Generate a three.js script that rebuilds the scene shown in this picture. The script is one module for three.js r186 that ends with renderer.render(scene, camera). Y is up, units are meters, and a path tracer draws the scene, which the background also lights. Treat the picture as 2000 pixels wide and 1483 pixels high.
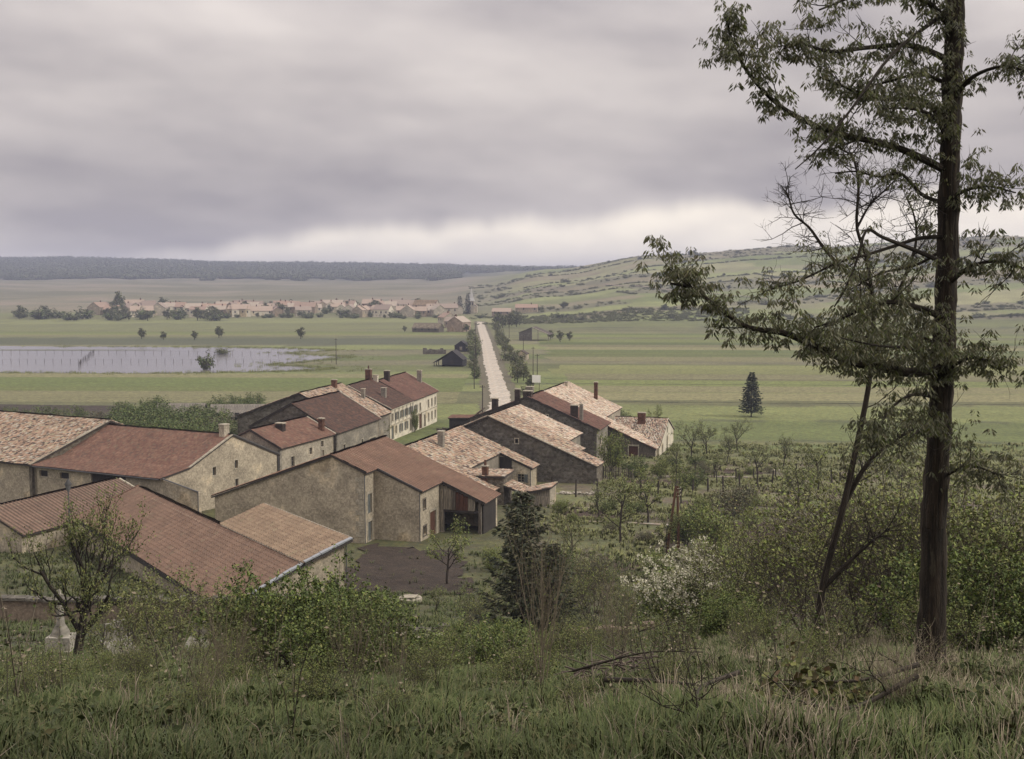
import * as THREE from 'three';
import { mergeGeometries } from 'three/addons/utils/BufferGeometryUtils.js';
import { createNoise2D, createNoise3D } from 'simplex-noise';

// ---------------------------------------------------------------- camera, sky, sun, exposure
const scene = new THREE.Scene();
const camera = new THREE.PerspectiveCamera(38.9, 1024 / 759, 0.3, 12000);
camera.position.set(0, 30, 0);
camera.rotation.set(-0.0910, 0, 0);
const renderer = new THREE.WebGLRenderer({ antialias: true });
renderer.setSize(1024, 759);
renderer.toneMapping = THREE.LinearToneMapping;
renderer.toneMappingExposure = 1.36;
renderer.shadowMap.enabled = true;

function rng(seed) { let s = seed >>> 0; return () => { s = (s + 0x6d2b79f5) | 0; let t = Math.imul(s ^ (s >>> 15), 1 | s); t = (t + Math.imul(t ^ (t >>> 7), 61 | t)) ^ t; return ((t ^ (t >>> 14)) >>> 0) / 4294967296; }; }
const n2 = createNoise2D(rng(11)), n3 = createNoise3D(rng(12));
const clamp = (v, a = 0, b = 1) => Math.min(b, Math.max(a, v));
const sstep = (a, b, v) => { const t = clamp((v - a) / (b - a)); return t * t * (3 - 2 * t); };
const lerp = (a, b, t) => a + (b - a) * t;
const mix3 = (a, b, t) => [lerp(a[0], b[0], t), lerp(a[1], b[1], t), lerp(a[2], b[2], t)];
const fbm3 = (x, y, z, o = 4) => { let s = 0, a = 0.5, f = 1; for (let i = 0; i < o; i++) { s += a * n3(x * f, y * f, z * f); f *= 2.03; a *= 0.5; } return s; };
const fbm2 = (x, y, o = 4) => { let s = 0, a = 0.5, f = 1; for (let i = 0; i < o; i++) { s += a * n2(x * f, y * f); f *= 2.03; a *= 0.5; } return s; };

{ // overcast sky: a grey layer of cloud, brighter overhead, with a clear cream strip under its far edge
  const W = 2048, Hh = 1024, data = new Float32Array(W * Hh * 4);
  for (let j = 0; j < Hh; j++) {
    const el = ((j + 0.5) / Hh - 0.5) * Math.PI, sl = Math.sin(el), cl = Math.cos(el), deg = el * 57.2958;
    for (let i = 0; i < W; i++) {
      // three's equirect: u = atan2(z, x) / 2pi + 0.5
      const ph = ((i + 0.5) / W - 0.5) * 2 * Math.PI, x = Math.cos(ph) * cl, z = Math.sin(ph) * cl;
      let c;
      if (deg < -1) c = [0.20, 0.19, 0.17];
      else {
        const az = Math.atan2(x, -z) * 57.2958;               // 0 ahead, + right
        // cloud layer seen in perspective, as on a plane overhead
        const k = 1 / (Math.max(sl, 0) + 0.22), px = x * k, pz = z * k;
        const f = fbm3(x * 2.6 + 3.1 + sl * 2.2, sl * 8.5 + 1.7, z * 2.6, 5), f2 = fbm3(px * 1.5 + 9, pz * 1.7, 5.2, 6);
        let t = 0.50 + 0.66 * f + 0.26 * f2;                  // 0 dark, 1 light
        t -= 0.22 * Math.exp(-Math.pow((deg - 4.9) / 2.1, 2)) * (0.25 + 0.75 * sstep(-20, -2, az)); // heavier cloud above the edge
        t += 0.10 * sstep(7, 13, deg);
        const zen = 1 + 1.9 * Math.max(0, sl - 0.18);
        c = mix3([0.262, 0.241, 0.256], [0.560, 0.512, 0.486], clamp(t));
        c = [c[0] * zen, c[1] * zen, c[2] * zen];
        // clear strip along the horizon
        const edge = 1.15 + 1.75 * sstep(-21, -5, az) + 1.05 * sstep(-3, 13, az) + 0.75 * fbm3(x * 7, z * 7, 2.2, 4) + 0.3 * fbm3(x * 20, z * 20, deg * 0.12, 3);
        const s = 1 - sstep(edge - 0.55, edge + 0.65, deg);
        const hz = mix3([0.90, 0.815, 0.695], [0.76, 0.69, 0.61], clamp(0.5 + fbm3(x * 9, z * 9, deg * 0.5, 4)));
        c = mix3(c, hz, s * (0.86 + 0.14 * sstep(-22, -10, az)));
        c = mix3(c, [0.58, 0.53, 0.48], 0.6 * Math.exp(-Math.max(deg, 0) * 1.0));
      }
      const o = (j * W + i) * 4; data[o] = c[0]; data[o + 1] = c[1]; data[o + 2] = c[2]; data[o + 3] = 1;
    }
  }
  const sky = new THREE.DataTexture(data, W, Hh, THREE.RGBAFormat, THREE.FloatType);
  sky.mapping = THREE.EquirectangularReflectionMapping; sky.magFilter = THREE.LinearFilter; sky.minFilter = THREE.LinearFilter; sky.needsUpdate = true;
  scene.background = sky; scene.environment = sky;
}
const sun = new THREE.DirectionalLight(new THREE.Color(1, 0.94, 0.84), 1.5);
sun.position.set(160, 130, 40 - 110); sun.target.position.set(0, 0, -110);
sun.castShadow = true; sun.shadow.radius = 20; sun.shadow.mapSize.set(2048, 2048);
Object.assign(sun.shadow.camera, { left: -160, right: 160, top: 160, bottom: -160, near: 1, far: 600 });
scene.add(sun, sun.target);
scene.fog = new THREE.FogExp2(new THREE.Color(0.58, 0.63, 0.84), 0.00024);

// ---------------------------------------------------------------- naming
const taken = {};
function numbered(n) { const k = taken[n] = (taken[n] ?? -1) + 1; return k ? `${n}_${String(k).padStart(3, '0')}` : n; }
function tag(o, label, category, group, kind) { o.userData = { label, category }; if (group) o.userData.group = group; if (kind) o.userData.kind = kind; return o; }
function structure(o, name, label) { o.name = numbered(name); o.userData = { kind: 'structure' }; if (label) o.userData.label = label; scene.add(o); return o; }
function thing(name, label, category, pos = [0, 0, 0], turn = 0, group) { const o = new THREE.Group(); o.name = numbered(name); o.position.set(...pos); o.rotation.y = turn; scene.add(o); return tag(o, label, category, group); }
function part(name, geo, mat, parent, kind) { const m = new THREE.Mesh(geo, mat); m.name = name; m.castShadow = m.receiveShadow = true; parent.add(m); if (kind) m.userData.kind = kind; return m; }
function copyOf(o, label, pos, turn = 0, scale = 1, group) { const c = o.clone(); c.name = numbered(o.name.replace(/_\d\d\d$/, '')); c.position.set(...pos); c.rotation.set(0, turn, 0); if (Array.isArray(scale)) c.scale.set(...scale); else c.scale.setScalar(scale); c.userData = { ...o.userData, label }; if (group) c.userData.group = group; scene.add(c); return c; }

// ---------------------------------------------------------------- geometry builder
const V = (x, y, z) => new THREE.Vector3(x, y, z);
class Geo {
  constructor() { this.p = []; this.n = []; this.u = []; this.c = []; this.i = []; this.k = 0; this.col = [1, 1, 1]; }
  v(x, y, z, nx, ny, nz, u = 0, w = 0, c = this.col) { this.p.push(x, y, z); this.n.push(nx, ny, nz); this.u.push(u, w); this.c.push(c[0], c[1], c[2]); return this.k++; }
  tri(a, b, c, col) { const e = b.clone().sub(a), f = c.clone().sub(a), n = e.cross(f).normalize(); const k = [a, b, c].map((q) => this.v(q.x, q.y, q.z, n.x, n.y, n.z, q.x + q.z, q.y, col ?? this.col)); this.i.push(...k); }
  quad(a, b, c, d, col = this.col, u0 = 0, v0 = 0) {
    const e = b.clone().sub(a), f = d.clone().sub(a), lu = e.length(), lv = f.length(), n = e.cross(c.clone().sub(a)).normalize();
    const k = this.v(a.x, a.y, a.z, n.x, n.y, n.z, u0, v0, col); this.v(b.x, b.y, b.z, n.x, n.y, n.z, u0 + lu, v0, col); this.v(c.x, c.y, c.z, n.x, n.y, n.z, u0 + lu, v0 + lv, col); this.v(d.x, d.y, d.z, n.x, n.y, n.z, u0, v0 + lv, col);
    this.i.push(k, k + 1, k + 2, k, k + 2, k + 3);
  }
  // box between two corners in the frame (o; X, Y, Z)
  box(a, b, col = this.col, o = V(0, 0, 0), X = V(1, 0, 0), Y = V(0, 1, 0), Z = V(0, 0, 1)) {
    const P = (x, y, z) => o.clone().addScaledVector(X, x).addScaledVector(Y, y).addScaledVector(Z, z);
    const [x0, y0, z0] = a, [x1, y1, z1] = b;
    this.quad(P(x0, y0, z1), P(x1, y0, z1), P(x1, y1, z1), P(x0, y1, z1), col, x0, y0); this.quad(P(x1, y0, z0), P(x0, y0, z0), P(x0, y1, z0), P(x1, y1, z0), col, x0, y0);
    this.quad(P(x1, y0, z1), P(x1, y0, z0), P(x1, y1, z0), P(x1, y1, z1), col, z0, y0); this.quad(P(x0, y0, z0), P(x0, y0, z1), P(x0, y1, z1), P(x0, y1, z0), col, z0, y0);
    this.quad(P(x0, y1, z1), P(x1, y1, z1), P(x1, y1, z0), P(x0, y1, z0), col, x0, z0); this.quad(P(x0, y0, z0), P(x1, y0, z0), P(x1, y0, z1), P(x0, y0, z1), col, x0, z0);
  }
  tube(pts, rad, sides = 6, col = this.col) {
    let prev = null, ref = V(0.31, 0.2, 0.93); const T = V(0, 0, 0), A = V(0, 0, 0), B = V(0, 0, 0); let len = 0;
    for (let s = 0; s < pts.length; s++) {
      const q = pts[s], q0 = pts[Math.max(0, s - 1)], q1 = pts[Math.min(pts.length - 1, s + 1)]; T.copy(q1).sub(q0).normalize(); if (s) len += q.distanceTo(pts[s - 1]);
      A.copy(ref).addScaledVector(T, -ref.dot(T)); if (A.lengthSq() < 1e-6) A.set(1, 0, 0).addScaledVector(T, -T.x); A.normalize(); ref.copy(A); B.crossVectors(T, A);
      const r = Array.isArray(rad) ? rad[s] : rad, row = [];
      for (let k = 0; k <= sides; k++) { const an = k / sides * Math.PI * 2, c = Math.cos(an), d = Math.sin(an), nx = A.x * c + B.x * d, ny = A.y * c + B.y * d, nz = A.z * c + B.z * d; row.push(this.v(q.x + nx * r, q.y + ny * r, q.z + nz * r, nx, ny, nz, k / sides, len, col)); }
      if (prev) for (let k = 0; k < sides; k++) this.i.push(prev[k], prev[k + 1], row[k + 1], prev[k], row[k + 1], row[k]);
      prev = row;
    }
  }
  build() {
    const g = new THREE.BufferGeometry(); g.setAttribute('position', new THREE.Float32BufferAttribute(this.p, 3)); g.setAttribute('normal', new THREE.Float32BufferAttribute(this.n, 3));
    g.setAttribute('uv', new THREE.Float32BufferAttribute(this.u, 2)); g.setAttribute('color', new THREE.Float32BufferAttribute(this.c, 3)); g.setIndex(this.i); return g;
  }
}

// ---------------------------------------------------------------- textures and materials
function lattice(seed, P) { const r = rng(seed), a = new Float32Array(P * P); for (let i = 0; i < a.length; i++) a[i] = r(); return (x, y) => { const xi = Math.floor(x), yi = Math.floor(y); let fx = x - xi, fy = y - yi; fx = fx * fx * (3 - 2 * fx); fy = fy * fy * (3 - 2 * fy); const w = (q) => ((q % P) + P) % P, x0 = w(xi), x1 = w(xi + 1), y0 = w(yi) * P, y1 = w(yi + 1) * P; return lerp(lerp(a[y0 + x0], a[y0 + x1], fx), lerp(a[y1 + x0], a[y1 + x1], fx), fy); }; }
function tnoise(seed, base, oct) { const L = []; for (let o = 0; o < oct; o++) L.push(lattice(seed + o * 7, base << o)); return (u, v) => { let s = 0, a = 0.5, t = 0; for (let o = 0; o < oct; o++) { s += a * L[o](u * (base << o), v * (base << o)); t += a; a *= 0.56; } return s / t; }; }
function texture(size, fn, metres, srgb = true) {
  const d = new Uint8Array(size * size * 4);
  for (let y = 0; y < size; y++) for (let x = 0; x < size; x++) { let c = fn((x + 0.5) / size, (y + 0.5) / size); if (!Array.isArray(c)) c = [c, c, c]; const o = (y * size + x) * 4; for (let k = 0; k < 3; k++) d[o + k] = clamp(c[k]) * 255; d[o + 3] = 255; }
  const t = new THREE.DataTexture(d, size, size, THREE.RGBAFormat); t.wrapS = t.wrapT = THREE.RepeatWrapping; t.magFilter = THREE.LinearFilter; t.minFilter = THREE.LinearMipmapLinearFilter; t.generateMipmaps = true; t.repeat.set(1 / metres, 1 / metres); if (srgb) t.colorSpace = THREE.SRGBColorSpace; t.needsUpdate = true; return t;
}
const std = (o) => new THREE.MeshStandardMaterial({ roughness: 0.95, side: THREE.DoubleSide, ...o });
const rgb = (r, g, b) => new THREE.Color().setRGB(r, g, b);
const A1 = tnoise(21, 4, 7), A2 = tnoise(91, 8, 6), A3 = tnoise(151, 3, 5), A4 = tnoise(201, 64, 3), A5 = tnoise(301, 24, 5);
// lime render: blotches, patches fallen off, fine grain
const plasterTex = texture(1024, (u, v) => { const a = A1(u, v), b = A2(v, u), c = A4(u, v), e = A3(u, v); let k = 0.80 + 0.22 * (a - 0.5) + 0.30 * (b - 0.5) + 0.36 * (c - 0.5); let col = [k, k * 0.985, k * 0.95]; const p = sstep(0.57, 0.64, e * 0.6 + a * 0.4); col = mix3(col, [k * 0.85, k * 0.80, k * 0.71], p * 0.55); const q = sstep(0.60, 0.66, b * 0.5 + a * 0.5); return mix3(col, [k * 1.1, k * 1.06, k * 0.98], q * 0.5); }, 9);
const plasterBump = texture(512, (u, v) => 0.5 + 0.5 * (A1(u, v) - 0.5) + 0.6 * (A4(u, v) - 0.5), 4, false);
// rubble masonry: cells of uneven stones with pale joints
const cells = (() => { const N = 14, r = rng(77), pts = []; for (let j = 0; j < N; j++) for (let i = 0; i < N; i++) pts.push([(i + 0.15 + 0.7 * r()) / N, (j + 0.15 + 0.7 * r()) / N, r()]); return (u, v) => { let d1 = 9, d2 = 9, id = 0; const ci = Math.floor(u * N), cj = Math.floor(v * N); for (let j = -1; j <= 1; j++) for (let i = -1; i <= 1; i++) { const q = pts[(((cj + j) % N + N) % N) * N + (((ci + i) % N + N) % N)]; let dx = q[0] - u, dy = q[1] - v; dx -= Math.round(dx); dy -= Math.round(dy); const d = Math.hypot(dx, dy * 1.6) * N; if (d < d1) { d2 = d1; d1 = d; id = q[2]; } else if (d < d2) d2 = d; } return [d2 - d1, id]; }; })();
const rubbleTex = texture(1024, (u, v) => { const [e, id] = cells(u, v), g = 0.64 + 0.20 * (id - 0.5) + 0.36 * (A2(u, v) - 0.5) + 0.14 * (A4(u, v) - 0.5), j = 1 - sstep(0.04, 0.16, e); return mix3([g, g * (0.96 + 0.03 * id), g * (0.88 + 0.08 * id)], [0.70, 0.67, 0.61], j * 0.22); }, 5);
const rubbleBump = texture(512, (u, v) => sstep(0.02, 0.25, cells(u, v)[0]) * (0.7 + 0.3 * A2(u, v)), 5, false);
const woodTex = texture(512, (u, v) => { const b = Math.floor(u * 12), f = u * 12 - b, t = 0.72 + 0.3 * (A3(b / 12 + 0.03, 0.3) - 0.5) + 0.5 * (A2(u * 4 % 1, v * 0.5) - 0.5) + 0.3 * (A4(u, v * 0.125) - 0.5), gap = Math.min(f, 1 - f) < 0.05 ? 0.35 : 1; return [t * gap, t * 0.97 * gap, t * 0.92 * gap]; }, 2.2);
const barkTex = texture(512, (u, v) => { const r = A2(u, v * 0.25), f = A4(u, v * 0.25); const k = 0.55 + 0.7 * (r - 0.5) + 0.5 * (f - 0.5); const l = sstep(0.66, 0.72, A1(v, u)); return mix3([k, k * 0.95, k * 0.88], [0.9, 0.92, 0.86], l * 0.7); }, 1);
barkTex.repeat.set(2, 0.5);
const barkBump = texture(512, (u, v) => 0.5 + 0.9 * (A2(u, v * 0.25) - 0.5) + 0.3 * (A4(u, v) - 0.5), 1, false); barkBump.repeat.set(2, 0.5);
const groundTex = texture(1024, (u, v) => { const k = 0.86 + 0.30 * (A4(u, v) - 0.5) + 0.34 * (A5(u, v) - 0.5), w = A4(v, u) - 0.5; return [k * (1 + 0.2 * w), k, k * (1 - 0.2 * w)]; }, 17);
const groundBump = texture(512, (u, v) => 0.5 + 0.5 * (A4(u, v) - 0.5) + 0.5 * (A2(u, v) - 0.5), 3, false);
const soilTex = texture(1024, (u, v) => { const k = 0.7 + 0.5 * (A4(u, v) - 0.5) + 0.4 * (A2(u, v) - 0.5); return [k, k * 0.93, k * 0.86]; }, 5);
const soilBump = texture(512, (u, v) => 0.5 + (A4(u, v) - 0.5) + 0.9 * (A5(u, v) - 0.5), 4, false);
const tileTex = texture(512, (u, v) => { const k = 0.93 + 0.16 * (A4(u, v) - 0.5) + 0.14 * (A2(u, v) - 0.5); return [k, k * 0.99, k * 0.97]; }, 3);
const whiteTex = texture(512, (u, v) => { const k = 0.90 + 0.2 * (A1(u, v) - 0.5) + 0.22 * (A2(v, u) - 0.5) + 0.1 * (A4(u, v) - 0.5), p = sstep(0.60, 0.66, A3(u, v)); return mix3([k, k * 0.985, k * 0.95], [k * 0.8, k * 0.75, k * 0.66], p * 0.6); }, 7);
const M = {
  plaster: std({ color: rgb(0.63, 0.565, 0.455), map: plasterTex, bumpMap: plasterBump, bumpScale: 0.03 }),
  plasterPale: std({ color: rgb(0.62, 0.57, 0.48), map: plasterTex, bumpMap: plasterBump, bumpScale: 0.02 }),
  plasterWhite: std({ color: rgb(0.80, 0.755, 0.655), map: whiteTex, bumpMap: plasterBump, bumpScale: 0.015 }),
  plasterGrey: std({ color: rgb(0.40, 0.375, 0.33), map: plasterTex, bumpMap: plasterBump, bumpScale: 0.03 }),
  rubble: std({ color: rgb(0.42, 0.385, 0.33), map: rubbleTex, bumpMap: rubbleBump, bumpScale: 0.05 }),
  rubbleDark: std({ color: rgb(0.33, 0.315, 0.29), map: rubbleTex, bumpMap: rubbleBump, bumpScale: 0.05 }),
  stone: std({ color: rgb(0.60, 0.56, 0.47), map: plasterTex }),
  woodGrey: std({ color: rgb(0.24, 0.22, 0.195), map: woodTex }),
  woodPale: std({ color: rgb(0.48, 0.45, 0.40), map: woodTex }),
  woodDark: std({ color: rgb(0.075, 0.068, 0.066), map: woodTex }),
  woodBrown: std({ color: rgb(0.17, 0.075, 0.045), map: woodTex }),
  tarBoards: std({ color: rgb(0.045, 0.045, 0.055), map: woodTex }),
  shutter: std({ color: rgb(0.23, 0.27, 0.29), map: woodTex }),
  batten: std({ color: rgb(0.055, 0.047, 0.04) }),  // dark wood roof deck; its dark colour also stands in for shadow inside tile hollows
  tile: std({ vertexColors: true, map: tileTex, roughness: 0.9 }),
  brick: std({ color: rgb(0.30, 0.155, 0.105), map: rubbleTex }),
  brickDark: std({ color: rgb(0.13, 0.10, 0.088), map: rubbleTex }),
  glass: std({ color: rgb(0.02, 0.022, 0.025), roughness: 0.12 }),
  dark: std({ color: rgb(0.03, 0.028, 0.026) }),
  zinc: std({ color: rgb(0.33, 0.35, 0.37), roughness: 0.5, metalness: 0.3 }),
  zincDark: std({ color: rgb(0.10, 0.10, 0.10), roughness: 0.6 }),
  soil: std({ color: rgb(0.095, 0.078, 0.062), map: soilTex, bumpMap: soilBump, bumpScale: 0.10 }),
  path: std({ color: rgb(0.42, 0.36, 0.28), map: groundTex }),
  bark: std({ color: rgb(0.135, 0.112, 0.092), map: barkTex, bumpMap: barkBump, bumpScale: 0.03 }),
  twig: std({ color: rgb(0.085, 0.070, 0.055) }),
  twigPale: std({ color: rgb(0.24, 0.20, 0.145) }),
  leaf: std({ vertexColors: true, roughness: 0.75 }),
  leafThin: new THREE.MeshPhysicalMaterial({ vertexColors: true, roughness: 1, transmission: 0.45, thickness: 0, side: THREE.DoubleSide }),
};
// ---------------------------------------------------------------- terrain
const nearD = [-60, 0, 4, 6, 8, 12, 18, 25, 32, 40, 50, 55, 62, 70, 80, 90, 105, 140, 180, 220, 260];
const nearL = [34, 28.4, 27.6, 27.0, 26.3, 25.1, 23.0, 20.6, 18.1, 15.3, 12.0, 10.7, 9.2, 7.4, 5.8, 4.9, 4.1, 2.6, 1.2, 0.3, 0];
const nearR = [34, 28.4, 27.7, 27.1, 26.45, 25.35, 23.5, 21.4, 18.9, 16.2, 12.9, 11.3, 9.3, 7.4, 5.8, 4.9, 4.1, 2.6, 1.2, 0.3, 0];
function pl(X, Y, v) { if (v <= X[0]) return Y[0]; for (let i = 1; i < X.length; i++) if (v <= X[i]) return lerp(Y[i - 1], Y[i], (v - X[i - 1]) / (X[i] - X[i - 1])); return Y[Y.length - 1]; }
const farD = [640, 750, 850, 1000, 1250, 1500, 1750, 2200, 3200, 4200, 8000];
const farU = [-0.8, -0.43, -0.2, -0.08, -0.03, 0.035, 0.13, 0.28, 0.45, 0.8];
const farH = [
  [0, 0, 0, 0, 0, 0, 0, 0, 0, 0], [0, 0, 0, 0, 0, 1, 3, 3, 4, 6], [1.5, 1.5, 1.5, 1, 1, 4, 10, 11, 13, 15], [8, 8, 7, 6, 7, 14, 22, 24, 28, 32],
  [14, 14, 13, 13, 16, 28, 42, 48, 55, 60], [19, 19, 18, 18, 25, 42, 66, 80, 93, 100], [25, 25, 24, 24, 32, 48, 68, 82, 96, 105],
  [37, 36, 35, 34, 40, 52, 66, 80, 95, 100], [97, 93, 78, 74, 68, 62, 62, 75, 90, 100], [99, 95, 79, 75, 70, 60, 58, 70, 85, 95], [60, 60, 60, 60, 50, 40, 40, 50, 60, 60]];
function ground(x, z) {
  const d = -z;
  if (d < 640) {
    const u = d > 3 ? x / d : x / 3, w = sstep(0.03, 0.24, u);
    let h = 0;
    if (d < 260) { h = lerp(pl(nearD, nearL, d - 0.8), pl(nearD, nearL, d + 0.8), 0.5) * (1 - w) + lerp(pl(nearD, nearR, d - 0.8), pl(nearD, nearR, d + 0.8), 0.5) * w; }
    const rough = 1 - sstep(60, 110, d);
    if (rough > 0) h += rough * (0.16 * n2(x * 0.35, z * 0.35) + 0.05 * n2(x * 1.7, z * 1.7));
    return h;
  }
  const u = clamp(x / d, -0.79, 0.79); let i = 1; while (i < farU.length - 1 && u > farU[i]) i++; const t = sstep(farU[i - 1], farU[i], u);
  let j = 1; while (j < farD.length - 1 && d > farD[j]) j++; const s = clamp((d - farD[j - 1]) / (farD[j] - farD[j - 1]));
  const row = (k) => lerp(farH[k][i - 1], farH[k][i], t);
  const h = lerp(row(j - 1), row(j), s), rg = sstep(760, 1200, d);
  return h + rg * (2.2 * n2(x * 0.004, z * 0.004) + 0.8 * n2(x * 0.015, z * 0.015));
}
// what grows where (base colours)
const cGrassF = [0.056, 0.064, 0.030], cMeadow = [0.198, 0.220, 0.072], cMeadow2 = [0.242, 0.242, 0.104], cMeadow3 = [0.155, 0.192, 0.054], cFallow = [0.245, 0.225, 0.125], cWood = [0.060, 0.070, 0.045], cHill = [0.270, 0.255, 0.150], cRough = [0.170, 0.155, 0.095];
const stripR = rng(5), strips = []; { let d = 150; while (d < 3000) { strips.push([d, stripR(), stripR()]); d += 9 + stripR() * 22 + d * 0.03; } }
const hash = (a, b = 0) => { const v = Math.sin(a * 127.1 + b * 311.7) * 43758.5453; return v - Math.floor(v); };
function hillField(x, d) { // patchwork of strip fields lying across the slope
  const w = 30 * n2(x * 0.003 + 1, d * 0.003), sy = d - 0.42 * x + w, rh = 44, row = Math.floor(sy / rh), ry = sy - row * rh, sx = x * 0.92 + 0.3 * d + 0.5 * w + hash(row) * 160, cw = 110 + 130 * hash(row, 2), col = Math.floor(sx / cw), id = hash(row, col + 7), rx = sx - col * cw;
  return { kind: id, tone: hash(col, row + 3), edge: hash(row, 5) > 0.5 ? ry : 99, side: hash(col, row) > 0.75 ? rx : 99, rough: hash(row * 3, col * 5 + 1) > 0.74 };
}
function groundColour(x, z) {
  const d = -z, u = x / Math.max(d, 3);
  let c;
  if (d < 130) { const k = 0.5 + 0.5 * fbm2(x * 0.12, z * 0.12, 4); c = mix3(cGrassF, [0.092, 0.074, 0.050], sstep(0.35, 0.75, k) * 0.9); const s = sstep(56, 90, d); c = mix3(c, mix3([0.145, 0.155, 0.060], [0.145, 0.120, 0.080], sstep(-0.05, 0.3, fbm2(x * 0.10 + 4, z * 0.10, 4))), s * (0.45 + 0.55 * sstep(0, 8, x))); if (x < 2) c = mix3(c, mix3([0.128, 0.135, 0.046], [0.105, 0.100, 0.050], sstep(-0.1, 0.3, fbm2(x * 0.3, z * 0.3, 4))), s * 0.85); return c; }
  if (d < 190 && x > -2) { const k = fbm2(x * 0.09 + 4, z * 0.09, 4); const g0 = mix3([0.185, 0.195, 0.075], [0.175, 0.145, 0.095], sstep(0.0, 0.3, k)), e = sstep(165, 190, d); if (e < 1) return mix3(g0, cMeadow3, e); }
  const skew = d + (u > 0.0 ? 0.06 * x : -0.10 * x) + 3 * n2(x * 0.01, z * 0.01);
  let k = 0; while (k < strips.length - 1 && strips[k + 1][0] < skew) k++;
  const [s0, r1, r2] = strips[k];
  c = r1 < 0.42 ? cMeadow : r1 < 0.68 ? cMeadow2 : r1 < 0.86 ? cMeadow3 : cFallow;
  c = mix3(c, cMeadow, 0.2); const f = 0.68 + 0.56 * r2 + 0.30 * fbm2(x * 0.02, z * 0.09, 4); c = [c[0] * f, c[1] * f, c[2] * f];
  if (skew - s0 < 1.0 + d * 0.004 && r2 > 0.3) c = mix3(c, [0.085, 0.095, 0.045], 0.75);
  if (u < 0.0 && x < -12) { // bank beside the flooded meadow
    const b = sstep(505, 512, d) * (1 - sstep(560, 585, d)); c = mix3(c, [0.085, 0.100, 0.050], b * 0.85);
    if (d > 600) c = mix3(c, cMeadow2, 0.4);
  }
  if (d > 700) {
    const hill = sstep(735, 760, d) * sstep(-0.05, 0.01, u);
    const q2 = fbm2(x * 0.03 + 5, z * 0.02, 4), F = hillField(x, d);
    let hc = F.kind < 0.34 ? [0.250, 0.275, 0.095] : F.kind < 0.6 ? [0.305, 0.298, 0.138] : F.kind < 0.8 ? [0.200, 0.235, 0.072] : [0.270, 0.236, 0.130];
    hc = hc.map((e) => e * (0.80 + 0.34 * F.tone)); if (F.rough) hc = mix3(hc, [0.175, 0.155, 0.095], 0.75);
    if (F.edge < 5) hc = mix3(hc, [0.11, 0.10, 0.06], 0.6);
    hc = hc.map((e) => e * (1 + 0.35 * q2)); c = mix3(c, hc, hill);
    const lf = sstep(860, 980, d) * (1 - sstep(-0.06, 0.03, u)); const lq = fbm2(x * 0.0035 + 7, z * 0.007, 4);
    let lc = mix3([0.235, 0.215, 0.135], [0.170, 0.165, 0.095], sstep(-0.2, 0.3, lq)); lc = mix3(lc, [0.30, 0.25, 0.18], sstep(0.2, 0.45, -lq));
    lc = mix3(lc, cWood, sstep(1950, 2250, d + 260 * lq)); c = mix3(c, lc, lf);
    if (u > 0 && d > 2000) c = mix3(c, cWood, 0.6);
  }
  return c;
}
{
  const cols = 340, rows = 470, oz = 40, R0 = 14, R1 = 9000, amax = 62 * Math.PI / 180, g = new THREE.BufferGeometry(), P = [], C = [], U = [], I = [];
  for (let r = 0; r <= rows; r++) {
    const rad = R0 * Math.pow(R1 / R0, r / rows);
    for (let c = 0; c <= cols; c++) { const a = lerp(-amax, amax, c / cols), x = Math.sin(a) * rad, z = oz - Math.cos(a) * rad; P.push(x, ground(x, z), z); const k = groundColour(x, z); C.push(...k); U.push(x, -z); if (r && c) { const q = r * (cols + 1) + c; I.push(q, q - 1, q - cols - 2, q, q - cols - 2, q - cols - 1); } }
  }
  g.setAttribute('position', new THREE.Float32BufferAttribute(P, 3)); g.setAttribute('color', new THREE.Float32BufferAttribute(C, 3)); g.setAttribute('uv', new THREE.Float32BufferAttribute(U, 2)); g.setIndex(I); g.computeVertexNormals();
  const m = new THREE.Mesh(g, std({ vertexColors: true, map: groundTex, bumpMap: groundBump, bumpScale: 0.06 })); m.receiveShadow = true; m.castShadow = true;
  structure(m, 'ground', 'meadows, strip fields and wooded slopes of a broad valley');
}
// a strip laid on the ground along a centre line [[x, z, width]...]
function ribbon(name, line, mat, lift, label, jag = 0.3, seed = 3) {
  const r = rng(seed), P = [], U = [], I = [], curve = new THREE.CatmullRomCurve3(line.map(([x, z]) => V(x, 0, z))), n = Math.ceil(curve.getLength() / 1.2), W = line.map((l) => l[2]);
  let s = 0, pr = null;
  for (let i = 0; i <= n; i++) {
    const t = i / n, q = curve.getPoint(t), tg = curve.getTangent(t), k = t * (W.length - 1), w = lerp(W[Math.floor(k)], W[Math.min(W.length - 1, Math.floor(k) + 1)], k % 1) / 2;
    if (pr) s += q.distanceTo(pr); pr = q;
    const wl = w + jag * (n2(s * 0.13, seed) + 0.7 * n2(s * 0.5, seed + 5) + 0.35 * (r() - 0.5)), wr = w + jag * (n2(s * 0.13, seed + 9) + 0.7 * n2(s * 0.5, seed + 15) + 0.35 * (r() - 0.5));
    for (const e of [-wl, -w * 0.4, w * 0.4, wr]) { const x = q.x - tg.z * e, z = q.z + tg.x * e; P.push(x, ground(x, z) + lift, z); U.push(e, s); }
    if (i) for (let c = 0; c < 3; c++) { const a = (i - 1) * 4 + c; I.push(a, a + 1, a + 5, a, a + 5, a + 4); }
  }
  const g = new THREE.BufferGeometry(); g.setAttribute('position', new THREE.Float32BufferAttribute(P, 3)); g.setAttribute('uv', new THREE.Float32BufferAttribute(U, 2)); g.setIndex(I); g.computeVertexNormals();
  const m = new THREE.Mesh(g, mat); m.receiveShadow = true; return structure(m, name, label);
}
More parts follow.
